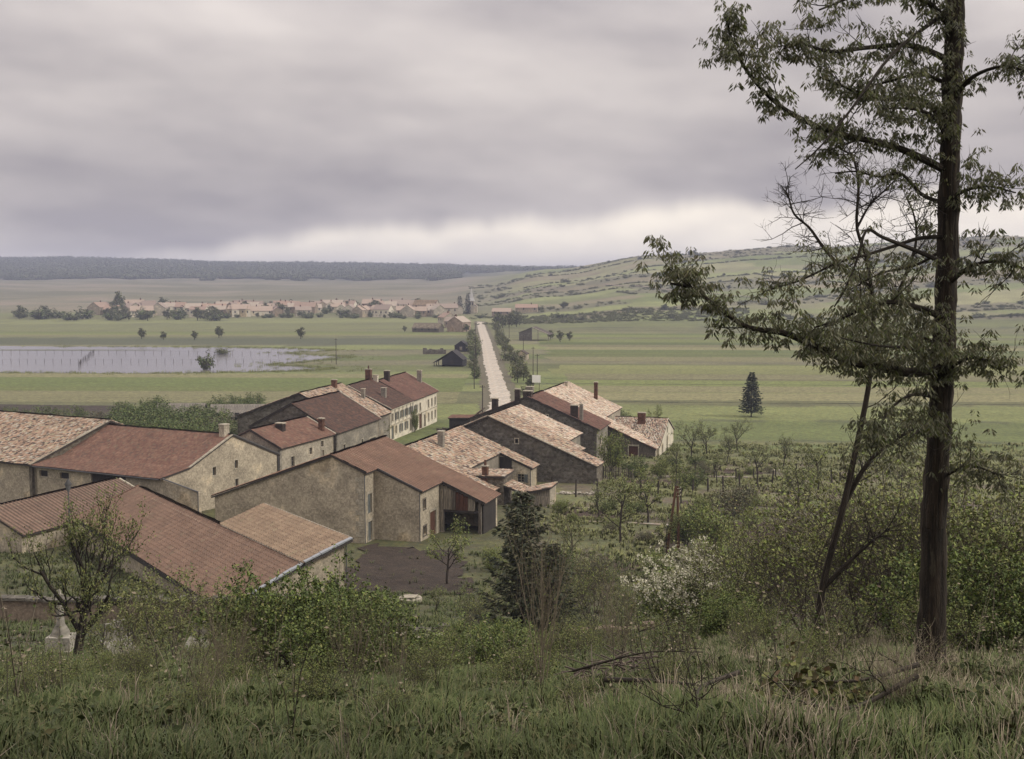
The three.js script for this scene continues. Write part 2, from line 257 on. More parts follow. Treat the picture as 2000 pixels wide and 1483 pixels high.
const roadMat = std({ color: rgb(0.62, 0.55, 0.45), map: groundTex }), vergeMat = std({ color: rgb(0.17, 0.15, 0.09), map: groundTex, bumpMap: groundBump, bumpScale: 0.1 });
ribbon('road_verge', [[-4, -200, 8], [-3.0, -268, 9.5], [-8, -400, 9.5], [-14, -560, 9.5], [-20, -705, 9], [-24, -800, 8]], vergeMat, 0.05, 'rough grass verge along the white road', 0.8, 8);
ribbon('road', [[-6, -186, 6], [-4.2, -225, 5.4], [-3.0, -268, 5], [-8, -400, 5], [-14, -560, 5], [-20, -705, 5.2], [-23, -790, 5]], roadMat, 0.10, 'straight pale dirt road running away to the far village', 0.42, 4);
ribbon('track', [[95, -1120, 4], [150, -1000, 4], [215, -905, 4]], std({ color: rgb(0.33, 0.27, 0.19), map: groundTex }), 0.6, 'bare brown track across the right hillside', 0.5, 14);
// flooded meadow
{
  const r = rng(31), pts = [], edge = [[-330, -352], [-250, -353], [-200, -356], [-151, -352], [-110, -351], [-86, -356], [-72, -360], [-64, -368], [-72, -378], [-86, -388], [-78, -398], [-72, -412], [-66, -428], [-84, -440], [-92, -452], [-78, -470], [-98, -482], [-120, -488], [-150, -492], [-213, -497], [-330, -502]];
  const c = new THREE.CatmullRomCurve3(edge.map(([x, z]) => V(x, 0, z)), true); for (let i = 0; i < 260; i++) { const q = c.getPoint(i / 260); pts.push(new THREE.Vector2(q.x + (r() - 0.5) * 1.6, -(q.z + (r() - 0.5) * 1.2))); }
  const g = new THREE.ShapeGeometry(new THREE.Shape(pts)); g.rotateX(-Math.PI / 2); g.translate(0, 0.06, 0);
  const wb = texture(512, (u, v) => 0.5 + 0.6 * (A2(u, v) - 0.5), 6, false);
  structure(new THREE.Mesh(g, new THREE.MeshPhysicalMaterial({ color: rgb(0.17, 0.16, 0.165), roughness: 0.14, ior: 1.33, bumpMap: wb, bumpScale: 0.012, side: THREE.DoubleSide })), 'water', 'flooded meadow, still grey water');
  const isl = new THREE.ShapeGeometry(new THREE.Shape(Array.from({ length: 40 }, (_, i) => { const a = i / 40 * Math.PI * 2, k = 1 + 0.25 * n2(Math.cos(a) * 2, Math.sin(a) * 2 + 4); return new THREE.Vector2(-205 + Math.cos(a) * 46 * k, 470 + Math.sin(a) * 2.6 * k); }))); isl.rotateX(-Math.PI / 2); isl.translate(0, 0.10, 0);
  structure(new THREE.Mesh(isl, std({ color: rgb(0.15, 0.16, 0.08), map: groundTex })), 'grass_spit', 'narrow strip of grass standing out of the flood water');
}
// reeds and drowned grass along the water's edge
{
  const r = rng(36), g = new Geo(), cols = [[0.19, 0.21, 0.075], [0.15, 0.18, 0.055], [0.24, 0.23, 0.11]]; for (let i = 0; i < 14; i++) { const a = r() * 6.28, x = (r() - 0.5) * 1.6, z = (r() - 0.5) * 1.0, h = 0.25 + 0.45 * r(); const c = cols[i % 3]; g.tri(V(x - 0.06, 0, z), V(x + 0.06, 0, z), V(x + (r() - 0.5) * 0.3, h, z + (r() - 0.5) * 0.3), c); }
  const c = new THREE.CatmullRomCurve3([[-250, -353], [-200, -356], [-151, -352], [-110, -351], [-86, -356], [-72, -360], [-64, -368], [-72, -378], [-86, -388], [-78, -398], [-72, -412], [-66, -428], [-84, -440], [-92, -452], [-78, -470], [-98, -482], [-120, -488], [-150, -492], [-213, -497]].map(([x, z]) => V(x, 0, z))), n = 1500, m = new THREE.InstancedMesh(g.build(), std({ vertexColors: true }), n), q = new THREE.Object3D();
  for (let i = 0; i < n; i++) { const p = c.getPoint(r()), w = r() < 0.75 ? 3 : 14; q.position.set(p.x + (r() - 0.5) * w * 2.5, 0.03, p.z + (r() - 0.5) * w); q.rotation.y = r() * 6; q.scale.setScalar(0.6 + 0.8 * r()); q.updateMatrix(); m.setMatrixAt(i, q.matrix); }
  m.name = 'reeds'; tag(m, 'reeds and drowned grass along the edge of the flood', 'reeds', null, 'stuff'); scene.add(m);
}
// a plot on the ground given by its corners, following the terrain
function plot(name, cs, mat, lift, label, step = 1.2) {
  const [a, b, c, d] = cs, P = [], U = [], I = [], nu = Math.max(2, Math.ceil(Math.hypot(b[0] - a[0], b[1] - a[1]) / step)), nv = Math.max(2, Math.ceil(Math.hypot(d[0] - a[0], d[1] - a[1]) / step));
  for (let j = 0; j <= nv; j++) for (let i = 0; i <= nu; i++) { const s = i / nu, t = j / nv; let x = lerp(lerp(a[0], b[0], s), lerp(d[0], c[0], s), t), z = lerp(lerp(a[1], b[1], s), lerp(d[1], c[1], s), t); const e = (i === 0 || j === 0 || i === nu || j === nv) ? (name === 'tilled_plot' ? 1.3 : 0.5) : 0; x += e * n2(x * 0.9, z * 0.9); z += e * n2(x * 0.9 + 40, z * 0.9); P.push(x, ground(x, z) + lift, z); U.push(x, z); if (i && j) { const q = j * (nu + 1) + i; I.push(q, q - nu - 1, q - nu - 2, q, q - nu - 2, q - 1); } }
  const g = new THREE.BufferGeometry(); g.setAttribute('position', new THREE.Float32BufferAttribute(P, 3)); g.setAttribute('uv', new THREE.Float32BufferAttribute(U, 2)); g.setIndex(I); g.computeVertexNormals(); const m = new THREE.Mesh(g, mat); m.receiveShadow = true; return structure(m, name, label);
}
// strip fields and ditches of the flat valley floor
{
  const r = rng(61), tones = [[0.205, 0.228, 0.070], [0.262, 0.258, 0.112], [0.155, 0.192, 0.052], [0.228, 0.240, 0.086], [0.250, 0.238, 0.116], [0.185, 0.215, 0.062]];
  const furrow = texture(512, (u, v) => { const k = 0.84 + 0.34 * (A4(u, v) - 0.5) + 0.3 * (A5(u, v) - 0.5) + 0.06 * Math.sin(v * Math.PI * 2 * 24); return [k * (1.03 - 0.06 * A4(v, u)), k, k * 0.96]; }, 23);
  let d = 272, i = 0; while (d < 640) { const w = 6 + 13 * r() + d * 0.018, t = tones[Math.floor(r() * tones.length)], f = 0.82 + 0.36 * r(); if (r() < 0.82) plot('strip_field', [[12 + 6 * r(), -d], [260 + 80 * r(), -d + 14], [260 + 80 * r(), -d - w + 14], [12 + 6 * r(), -d - w]], std({ color: rgb(t[0] * f, t[1] * f, t[2] * f), map: furrow, bumpMap: groundBump, bumpScale: 0.05 }), 0.03 + 0.004 * (i++ % 5), 'strip of meadow on the right valley floor', 9); d += w + (r() < 0.4 ? 1.2 : 0.2); }
  for (const [dd, w] of [[315, 0.9], [331, 0.6], [268, 0.6], [442, 1.0], [520, 1.0]]) ribbon('ditch', [[10, -dd, w], [90, -dd + 5, w], [280, -dd + 15, w]], std({ color: rgb(0.055, 0.062, 0.032), map: groundTex }), 0.07, 'dark grassy ditch between the strip fields', 0.25, dd);
  d = 264; while (d < 345) { const w = 8 + 9 * r(), t = tones[Math.floor(r() * tones.length)], f = 0.8 + 0.34 * r(); plot('strip_field', [[-230, -d - 6], [-14, -d], [-14, -d - w], [-230, -d - w - 6]], std({ color: rgb(t[0] * f, t[1] * f, t[2] * f), map: furrow, bumpMap: groundBump, bumpScale: 0.05 }), 0.03 + 0.004 * (i++ % 5), 'strip of meadow on the left valley floor', 9); d += w + 0.3; }
  d = 590; while (d < 640) { const w = 9 + 9 * r(), t = tones[Math.floor(r() * tones.length)], f = 0.85 + 0.3 * r(); plot('strip_field', [[-330, -d], [-24, -d], [-24, -d - w], [-330, -d - w]], std({ color: rgb(t[0] * f, t[1] * f, t[2] * f), map: furrow }), 0.03 + 0.004 * (i++ % 5), 'strip of meadow beyond the flood bank', 12); d += w + 0.5; }
}
plot('tilled_plot', [[-15.2, -83.2], [-3.6, -82.0], [-4.6, -99.5], [-14.0, -104]], M.soil, 0.10, 'dark dug garden soil in front of the big barn');
plot('ploughed_field', [[-120, -236], [-84, -232], [-92, -258], [-130, -262]], M.soil, 0.05, 'dark ploughed patch beyond the orchard bushes', 4);
// ---------------------------------------------------------------- buildings
const RAD = Math.PI / 180;
const PAL = {
  mottled: { cols: [[0.50, 0.45, 0.375], [0.45, 0.315, 0.23], [0.33, 0.24, 0.18], [0.12, 0.095, 0.08], [0.46, 0.41, 0.29], [0.58, 0.535, 0.465]], w: [0.26, 0.24, 0.17, 0.12, 0.11, 0.10], clump: 0.8 },
  pale: { cols: [[0.64, 0.58, 0.49], [0.58, 0.42, 0.32], [0.44, 0.33, 0.26], [0.18, 0.145, 0.12], [0.60, 0.54, 0.40], [0.72, 0.67, 0.60]], w: [0.30, 0.22, 0.12, 0.08, 0.12, 0.16], clump: 0.8 },
  red: { cols: [[0.208, 0.116, 0.084], [0.180, 0.096, 0.072], [0.232, 0.140, 0.100], [0.160, 0.102, 0.080], [0.200, 0.148, 0.104]], w: [0.34, 0.26, 0.18, 0.12, 0.10], clump: 0.5 },
  brown: { cols: [[0.239, 0.156, 0.115], [0.210, 0.134, 0.101], [0.268, 0.185, 0.134], [0.176, 0.124, 0.098], [0.244, 0.205, 0.142]], w: [0.34, 0.25, 0.17, 0.12, 0.12], clump: 0.5 },
  rust: { cols: [[0.330, 0.195, 0.138], [0.295, 0.168, 0.120], [0.365, 0.225, 0.160], [0.250, 0.160, 0.120], [0.325, 0.250, 0.165]], w: [0.34, 0.25, 0.17, 0.12, 0.12], clump: 0.5 },
  tan: { cols: [[0.326, 0.238, 0.167], [0.290, 0.207, 0.145], [0.370, 0.282, 0.198], [0.264, 0.185, 0.132], [0.326, 0.286, 0.185]], w: [0.34, 0.22, 0.2, 0.10, 0.14], clump: 0.5 },
  mossy: { cols: [[0.113, 0.066, 0.051], [0.090, 0.058, 0.047], [0.140, 0.078, 0.058], [0.074, 0.056, 0.045], [0.156, 0.113, 0.082]], w: [0.32, 0.25, 0.2, 0.15, 0.08], clump: 0.9 },
  mossyRed: { cols: [[0.184, 0.096, 0.074], [0.156, 0.084, 0.068], [0.208, 0.120, 0.092], [0.120, 0.080, 0.064], [0.176, 0.136, 0.092]], w: [0.32, 0.25, 0.2, 0.13, 0.10], clump: 0.7 },
  orange: { cols: [[0.48, 0.26, 0.17], [0.44, 0.23, 0.15], [0.50, 0.31, 0.22]], w: [0.4, 0.3, 0.3], clump: 0.5 },
};
function pick(pal, r, k) { let t = clamp(r * (1 - pal.clump * 0.4) + pal.clump * 0.4 * k, 0, 0.9999); for (let i = 0; i < pal.w.length; i++) { if (t < pal.w[i]) return pal.cols[i]; t -= pal.w[i]; } return pal.cols[0]; }
// tiles over a slope: O eave corner, A along the eave, S up the slope
function layTiles(g, O, A, S, la, ls, kind, palName, rnd, sink) {
  const N = A.clone().cross(S).normalize(); if (N.y < 0) { N.negate(); O = O.clone().addScaledVector(A, la); A = A.clone().negate(); }
  const pal = PAL[palName], canal = kind === 'canal', w = canal ? 0.27 : kind === 'wide' ? 0.46 : 0.27, e = canal ? 0.36 : kind === 'wide' ? 0.42 : 0.33, nc = Math.max(1, Math.round(la / w)), nr = Math.max(1, Math.round(ls / e)), ww = la / nc, ee = ls / nr, sd = rnd() * 100;
  const P = V(0, 0, 0), sg = canal ? 0.10 : 0.05, put = (a, s, n, nx, ns, c) => { n += sg * (0.5 + 0.5 * n2(a * 0.21 + sd, s * 0.17 + sd)) + 0.02; P.copy(O).addScaledVector(A, a).addScaledVector(S, s).addScaledVector(N, n); return g.v(P.x, P.y, P.z, A.x * nx + N.x * ns, A.y * nx + N.y * ns, A.z * nx + N.z * ns, P.x + P.z * 0.7, P.y + P.z, c); };
  for (let c = 0; c < nc; c++) {
    const colTone = 0.93 + 0.14 * rnd();
    for (let r = 0; r < nr; r++) {
      const a0 = c * ww, s0 = r * ee, k = 0.5 + 0.5 * n2((a0 + sd) * 0.9, (s0 + sd) * 0.9), base = kind === 'wide' ? mix3(pick(pal, rnd(), k), pal.cols[0], 0.65) : pick(pal, rnd(), k), f = (kind === 'wide' ? 0.93 + 0.14 * rnd() : 0.86 + 0.28 * rnd()) * colTone * (0.9 + 0.2 * (0.5 + 0.5 * n2(a0 * 0.23 + sd, s0 * 0.23))), col = [base[0] * f, base[1] * f, base[2] * f], base0 = col;
      if (sink) { g = new Geo(); sink.push(g); }
      if (canal) {
        const ja = (rnd() - 0.5) * 0.05, js = (rnd() - 0.5) * 0.06, skew = (rnd() - 0.5) * 0.05, lo = [], hi = [];
        for (let q = 0; q <= 4; q++) { const an = Math.PI * (1 - q / 4), cx = Math.cos(an), sy = Math.sin(an); lo.push(put(a0 + ww / 2 + ja + cx * ww * 0.46, s0 + js - 0.03, 0.035 + sy * 0.095, cx * 0.8, 0.5 + sy, col)); hi.push(put(a0 + ww / 2 + ja + skew + cx * ww * 0.38, s0 + js + ee + 0.05, -0.01 + sy * 0.075, cx * 0.8, 0.5 + sy, col)); }
        for (let q = 0; q < 4; q++) g.i.push(lo[q], lo[q + 1], hi[q + 1], lo[q], hi[q + 1], hi[q]);
      } else {
        const big = kind === 'wide' ? 2.0 : 1, js = (rnd() - 0.5) * 0.02, prof = [[0, 0.0, -0.5], [0.05, 0.055 * big, -0.4], [0.16, 0.058 * big, 0.4], [0.23, 0.018, 0.3], [0.62, 0.020, 0], [0.96, 0.016, 0], [1.0, 0.0, 0.3]], lo = [], hi = [], un = [];
        const moss = [col[0] * 0.6, col[1] * 0.64, col[2] * 0.66]; for (const [q, h, nx] of prof) { const col = (kind === 'wide' && (q < 0.1 || q > 0.94)) ? moss : base0; lo.push(put(a0 + q * ww, s0 + js - 0.02, h + 0.045, nx, 1, col)); hi.push(put(a0 + q * ww, s0 + js + ee + 0.02, h + 0.004, nx, 1, col)); un.push(put(a0 + q * ww, s0 + js - 0.02, 0, 0, 0.3, col)); }
        for (let q = 0; q < prof.length - 1; q++) { g.i.push(lo[q], lo[q + 1], hi[q + 1], lo[q], hi[q + 1], hi[q]); g.i.push(un[q], un[q + 1], lo[q + 1], un[q], lo[q + 1], lo[q]); }
      }
    }
  }
}
const hAt = (prof, x) => { if (x <= prof[0][0]) return prof[0][1]; for (let i = 1; i < prof.length; i++) if (x <= prof[i][0]) return lerp(prof[i - 1][1], prof[i][1], (x - prof[i - 1][0]) / (prof[i][0] - prof[i - 1][0])); return prof[prof.length - 1][1]; };
class House {
  constructor(name, label, pos, yaw, seed, category = 'house', group) { this.g = thing(name, label, category, pos, -yaw * RAD, group); this.b = pos[1]; this.rnd = rng(seed); this.roofGeo = new Geo(); this.tileGeo = new Geo(); this.ridgeGeo = new Geo(); }
  L(x, h, a) { return V(x, h - this.b, -a); }
  // roof bay: prof [[x, h]...] left to right over a0..a1
  bay(prof, a0, a1, kind, pal, over = [0.15, 0.15]) {
    this.prof ??= prof; const z0 = a0 - over[0], z1 = a1 + over[1], T = 0.16, G = this.roofGeo, L = (x, h, a) => this.L(x, h, a);
    for (let i = 1; i < prof.length; i++) {
      const [x0, h0] = prof[i - 1], [x1, h1] = prof[i], q = [L(x0, h0, z0), L(x1, h1, z0), L(x1, h1, z1), L(x0, h0, z1)], d = q.map((p) => p.clone().add(V(0, -T, 0)));
      G.quad(...q); G.quad(d[3], d[2], d[1], d[0]); G.quad(d[0], d[1], q[1], q[0]); G.quad(d[2], d[3], q[3], q[2]); if (i === 1) G.quad(d[3], d[0], q[0], q[3]); if (i === prof.length - 1) G.quad(d[1], d[2], q[2], q[1]);
      if (kind) { const up = h1 >= h0, O = up ? L(x0, h0, z0) : L(x1, h1, z0), E = up ? L(x1, h1, z0) : L(x0, h0, z0), S = E.clone().sub(O), ls = S.length(); S.normalize(); const A = V(0, 0, -1); layTiles(this.tileGeo, O.clone().addScaledVector(S, -0.06), A, S, z1 - z0, ls + 0.06, kind, pal, this.rnd, this.sink); }
    }
    return this;
  }
  ridge(x, h, a0, a1, pal = 'mottled') { const n = Math.ceil((a1 - a0) / 0.42); for (let i = 0; i < n; i++) { const z0 = lerp(a0, a1, i / n), z1 = lerp(a0, a1, (i + 1) / n) + 0.05, c = pick(PAL[pal], this.rnd(), this.rnd()), f = 0.9 + 0.25 * this.rnd(), col = c.map((e) => e * f), lo = [], hi = []; for (let q = 0; q <= 5; q++) { const an = Math.PI * q / 5, cx = Math.cos(an), sy = Math.sin(an); const w0 = 0.05 + 0.05 * n2(z0 * 0.2, x + h), w1 = 0.05 + 0.05 * n2(z1 * 0.2, x + h), p0 = this.L(x + cx * 0.19, h + 0.02 + w0 + sy * 0.13, z0), p1 = this.L(x + cx * 0.17, h + w1 + sy * 0.12, z1); lo.push(this.ridgeGeo.v(p0.x, p0.y, p0.z, cx, sy, 0, p0.x, p0.z, col)); hi.push(this.ridgeGeo.v(p1.x, p1.y, p1.z, cx, sy, 0, p1.x, p1.z, col)); } for (let q = 0; q < 5; q++) this.ridgeGeo.i.push(lo[q], lo[q + 1], hi[q + 1], lo[q], hi[q + 1], hi[q]); } return this; }
  // mortared edge along a verge from (x0,h0) to (x1,h1) at a
  verge(x0, h0, x1, h1, a, mat = M.stone, w = 0.22) { const G = new Geo(), p = this.L(x0, h0, a), q = this.L(x1, h1, a), X = q.clone().sub(p), l = X.length(); X.normalize(); const Y = V(0, 0, 1).cross(X).normalize(); if (Y.y < 0) Y.negate(); const n = Math.ceil(l / 0.8); for (let i = 0; i < n; i++) { const j = (this.rnd() - 0.5) * 0.04; G.box([l * i / n, 0.03, -w], [l * (i + 1) / n - 0.02, 0.14 + j, 0.06 + j], [1, 1, 1], p, X, Y, V(0, 0, 1)); } part('verge', G.build(), mat, this.g); return this; }
  wall(face, o) { // near/far: {a, x0, x1}; left/right: {x, a0, a1}; holes [[u, h, w, hh, style]] u measured from the left seen from outside, h absolute
    const prof = o.prof ?? this.prof, t = o.t ?? 0.45, foot = o.foot ?? this.b - 1.2, pts = []; let p0, X;
    const top = (x) => (o.top ?? hAt(prof, x)) - 0.06;
    if (face === 'near' || face === 'far') {
      const s = face === 'near' ? 1 : -1, xs = [o.x0, ...prof.map((q) => q[0]).filter((x) => x > o.x0 + 0.01 && x < o.x1 - 0.01), o.x1]; p0 = this.L(s > 0 ? o.x0 : o.x1, 0, o.a); X = V(s, 0, 0); const U = (x) => s > 0 ? x - o.x0 : o.x1 - x;
      pts.push([0, foot], [o.x1 - o.x0, foot]); const order = s > 0 ? [...xs].reverse() : xs; for (const x of order) pts.push([U(x), top(x)]);
    } else {
      const s = face === 'right' ? 1 : -1, l = o.a1 - o.a0; p0 = this.L(o.x, 0, s > 0 ? o.a0 : o.a1); X = V(0, 0, -s); const h = top(o.x); pts.push([0, foot], [l, foot], [l, o.top2 ? o.top2 - 0.06 : h], [0, h]);
    }
    const sh = new THREE.Shape(pts.map(([u, h]) => new THREE.Vector2(u, h)));
    for (const [u, h, w, hh] of o.holes ?? []) { const q = new THREE.Path(); q.moveTo(u, h); q.lineTo(u, h + hh); q.lineTo(u + w, h + hh); q.lineTo(u + w, h); q.closePath(); sh.holes.push(q); }
    const G = new THREE.ExtrudeGeometry(sh, { depth: t, bevelEnabled: false }), Y = V(0, 1, 0), Z = X.clone().cross(Y), B = new THREE.Matrix4().makeBasis(X, Y, Z).setPosition(p0.clone().addScaledVector(Z, -t)); G.applyMatrix4(B);
    const m = part('wall', G, o.mat ?? M.plaster, this.g);
    for (const [u, h, w, hh, style = 'window'] of o.holes ?? []) this.opening(p0, X, Y, Z, u, h, w, hh, style);
    return this;
  }
  opening(p0, X, Y, Z, u, h, w, hh, style) {
    const F = (G, a, b, col) => G.box(a, b, col, p0, X, Y, Z), W = [1, 1, 1];
    if (style === 'open') return;
    if (style.startsWith('window') || style === 'vent' || style === 'shuttered') {
      const G = new Geo(), k = style === 'vent' ? 0.14 : 0.16; // stone surround
      F(G, [u - k, h - 0.14, -0.1], [u + w + k, h - 0.002, 0.05]); F(G, [u - k, h + hh + 0.002, -0.1], [u + w + k, h + hh + k, 0.035]); F(G, [u - k, h, -0.1], [u - 0.002, h + hh, 0.03]); F(G, [u + w + 0.002, h, -0.1], [u + w + k, h + hh, 0.03]);
      const win = part('window', G.build(), style === 'window_wood' ? M.woodGrey : M.stone, this.g); const P = new Geo(); F(P, [u - 0.05, h - 0.05, -0.30], [u + w + 0.05, h + hh + 0.05, -0.26]); part('pane', P.build(), style === 'vent' ? M.dark : M.glass, win);
      if (style === 'window' || style === 'shuttered') { const B = new Geo(); F(B, [u + w / 2 - 0.04, h, -0.25], [u + w / 2 + 0.04, h + hh, -0.19]); for (const q of [0.33, 0.66]) F(B, [u, h + hh * q - 0.025, -0.25], [u + w, h + hh * q + 0.025, -0.2]); part('glazing_bars', B.build(), M.woodPale, win); }
      if (style === 'shuttered') for (const s of [-1, 1]) { const B = new Geo(), u0 = s < 0 ? u - k - w * 0.52 : u + w + k, u1 = u0 + w * 0.52; F(B, [u0, h, 0.052], [u1, h + hh, 0.09]); part('shutter', B.build(), M.shutter, this.g); }
    } else { // doors
      const G = new Geo(); F(G, [u + 0.002, h, -0.22], [u + w - 0.002, h + hh - 0.002, -0.15]); const mt = { door: M.woodGrey, door_brown: M.woodBrown, door_pale: M.shutter, door_white: M.woodPale, barn_door: M.woodDark }[style]; const d = part('door', G.build(), mt, this.g);
      const S = new Geo(); F(S, [u - 0.18, h + hh + 0.002, -0.1], [u + w + 0.18, h + hh + 0.26, 0.04]); for (const s of [-0.18, w + 0.002]) F(S, [u + s, h, -0.1], [u + s + 0.178, h + hh, 0.035]); part('door_frame', S.build(), M.stone, d);
    }
  }
  chimney(x, a, w, d, top, mat = M.brick, pot = 0, capMat = M.stone) {
    const G = new Geo(), f = hAt(this.prof, x) - 0.6, p = this.L(x, 0, a); G.box([-w / 2, f, -d / 2], [w / 2, top, d / 2], [1, 1, 1], V(p.x, p.y, p.z)); G.box([-w / 2 - 0.05, top - 0.35, -d / 2 - 0.05], [w / 2 + 0.05, top - 0.22, d / 2 + 0.05], [1, 1, 1], p);
    const c = part('chimney', G.build(), mat, this.g), K = new Geo(); K.box([-w / 2 - 0.08, top + 0.002, -d / 2 - 0.08], [w / 2 + 0.08, top + 0.13, d / 2 + 0.08], [1, 1, 1], p);
    part('chimney_cap', K.build(), capMat, c);
    for (let i = 0; i < pot; i++) { const T = new Geo(), q = p.clone().add(V((i - (pot - 1) / 2) * 0.4, 0, 0)); T.tube([V(q.x, q.y + top + 0.13, q.z), V(q.x, q.y + top + 0.55, q.z), V(q.x, q.y + top + 0.75, q.z)], [0.17, 0.13, 0.15], 8); part('chimney_pot', T.build(), M.brick, c); }
    return this;
  }
  box(name, a, b, mat, parent = this.g) { const G = new Geo(); G.box([a[0], a[1] - this.b, -b[2]], [b[0], b[1] - this.b, -a[2]]); return part(name, G.build(), mat, parent); } // corners as [x, h, a]
  pipe(name, pts, r, mat) { const G = new Geo(); G.tube(pts.map((q) => this.L(...q)), r, 6); part(name, G.build(), mat, this.g); return this; }
  done(roofMat = M.batten) {
    const r = part('roof', this.roofGeo.build(), roofMat, this.g);
    if (this.sink) { // the nearest 300 tiles one by one, the others joined
      this.sink.sort((p, q) => q.p[2] - p.p[2]); this.sink.slice(0, 300).forEach((t) => part('tile', t.build(), M.tile, r)); const G = this.tileGeo; for (const t of this.sink.slice(300)) { for (const e of t.i) G.i.push(e + G.k); for (const e of t.p) G.p.push(e); for (const e of t.n) G.n.push(e); for (const e of t.u) G.u.push(e); for (const e of t.c) G.c.push(e); G.k += t.k; }
    }
    if (this.tileGeo.k) part('roof_tiles', this.tileGeo.build(), M.tile, r, 'stuff'); if (this.ridgeGeo.k) part('ridge_tiles', this.ridgeGeo.build(), M.tile, r, 'stuff'); return this.g;
  }
}

// --- the big barn in the middle: stepped plan under one long slope
{
  const R = [[-17.2, 7.85], [-3.4, 12.85], [9.9, 7.2]], cut = (x) => [R[0], R[1], [x, hAt(R, x)]];
  const h = new House('barn', 'big pale barn with blank plastered gable and long red roof over an open shed', [-14.6, 4.0, -104.53], 17.3, 101, 'barn'); h.sink = [];
  h.bay(cut(0.35), 0, 2.4, 'wide', 'rust', [0.2, 0]).bay(cut(5.2), 2.4, 7.9, 'wide', 'rust', [0.12, 0]).bay(R, 7.9, 12.9, 'wide', 'rust', [0.1, 0.15]);
  h.prof = R; h.ridge(-3.4, 12.9, -0.15, 13, 'brown');
  h.wall('near', { a: 0, x0: -16.9, x1: 0, holes: [] }).wall('left', { x: -16.9, a0: 0.45, a1: 12.9 });
  h.wall('right', { x: 0, a0: 0.455, a1: 2.4, holes: [[0.35, 4.1, 1.0, 2.0, 'door_pale'], [0.35, 6.9, 1.0, 2.0, 'door_pale']] });
  h.wall('near', { a: 2.4, x0: 0, x1: 4.9 });
  h.wall('right', { x: 4.9, a0: 2.86, a1: 7.9, holes: [[0.55, 7.2, 0.6, 0.95, 'window_wood'], [0.5, 4.5, 0.8, 0.9, 'window_wood'], [2.3, 3.9, 1.75, 2.6, 'door_brown']] });
  h.wall('far', { a: 12.9, x0: -16.9, x1: 9.6 });
  // cart shed: posts, beam, boarded front above the opening
  h.box('post', [4.95, 2.6, 7.95], [5.3, 8.9, 8.3], M.woodPale); h.box('post', [9.15, 2.6, 7.95], [9.45, 7.2, 8.25], M.woodGrey); h.box('beam', [5.3, 6.05, 7.98], [9.15, 6.3, 8.22], M.woodDark);
  const bx = [5.3, 5.75, 6.2, 6.65, 7.1, 7.55, 8.0, 8.45, 8.8, 9.12], bm = [M.woodPale, M.woodPale, M.woodGrey, M.woodBrown, M.woodBrown, M.woodBrown, M.woodPale, M.woodPale, M.woodGrey];
  for (let i = 0; i < 9; i++) if (i < 7 || i === 7) { const t = hAt(R, bx[i + 1]) - 0.22; h.box('board', [bx[i] + 0.01, 6.3, 8.0 + (i % 2) * 0.012], [bx[i + 1] - 0.01, Math.max(t, 6.6), 8.06 + (i % 2) * 0.012], bm[i]); }
  h.wall('right', { x: 9.6, a0: 8.3, a1: 12.44, mat: M.woodDark, t: 0.1 });
  h.pipe('downpipe', [[0.12, 11.0, -0.08], [0.12, 3.6, -0.08]], 0.06, M.zincDark).pipe('downpipe', [[4.98, 9.0, 2.3], [4.98, 3.6, 2.3]], 0.055, M.zincDark);
  // stone quoins at the gable corner
  for (let i = 0; i < 12; i++) { const y = 4.2 + i * 0.55, w = 0.5 + 0.35 * (i % 2); h.box('quoin', [-w - 0.05, y, -0.035 - 0.01 * (i % 3)], [-0.004, y + 0.5, 0.02], M.stone); }
  h.verge(-3.4, 12.85, 0.35, 11.26, -0.14, M.woodDark, 0.05).verge(0.35, 11.26, 5.2, 9.2, 2.3, M.zincDark, 0.05).verge(5.2, 9.2, 9.9, 7.2, 7.82, M.woodDark, 0.05); h.verge(-17.2, 7.85, -3.4, 12.85, -0.14, M.woodDark, 0.05);
  h.done();
}
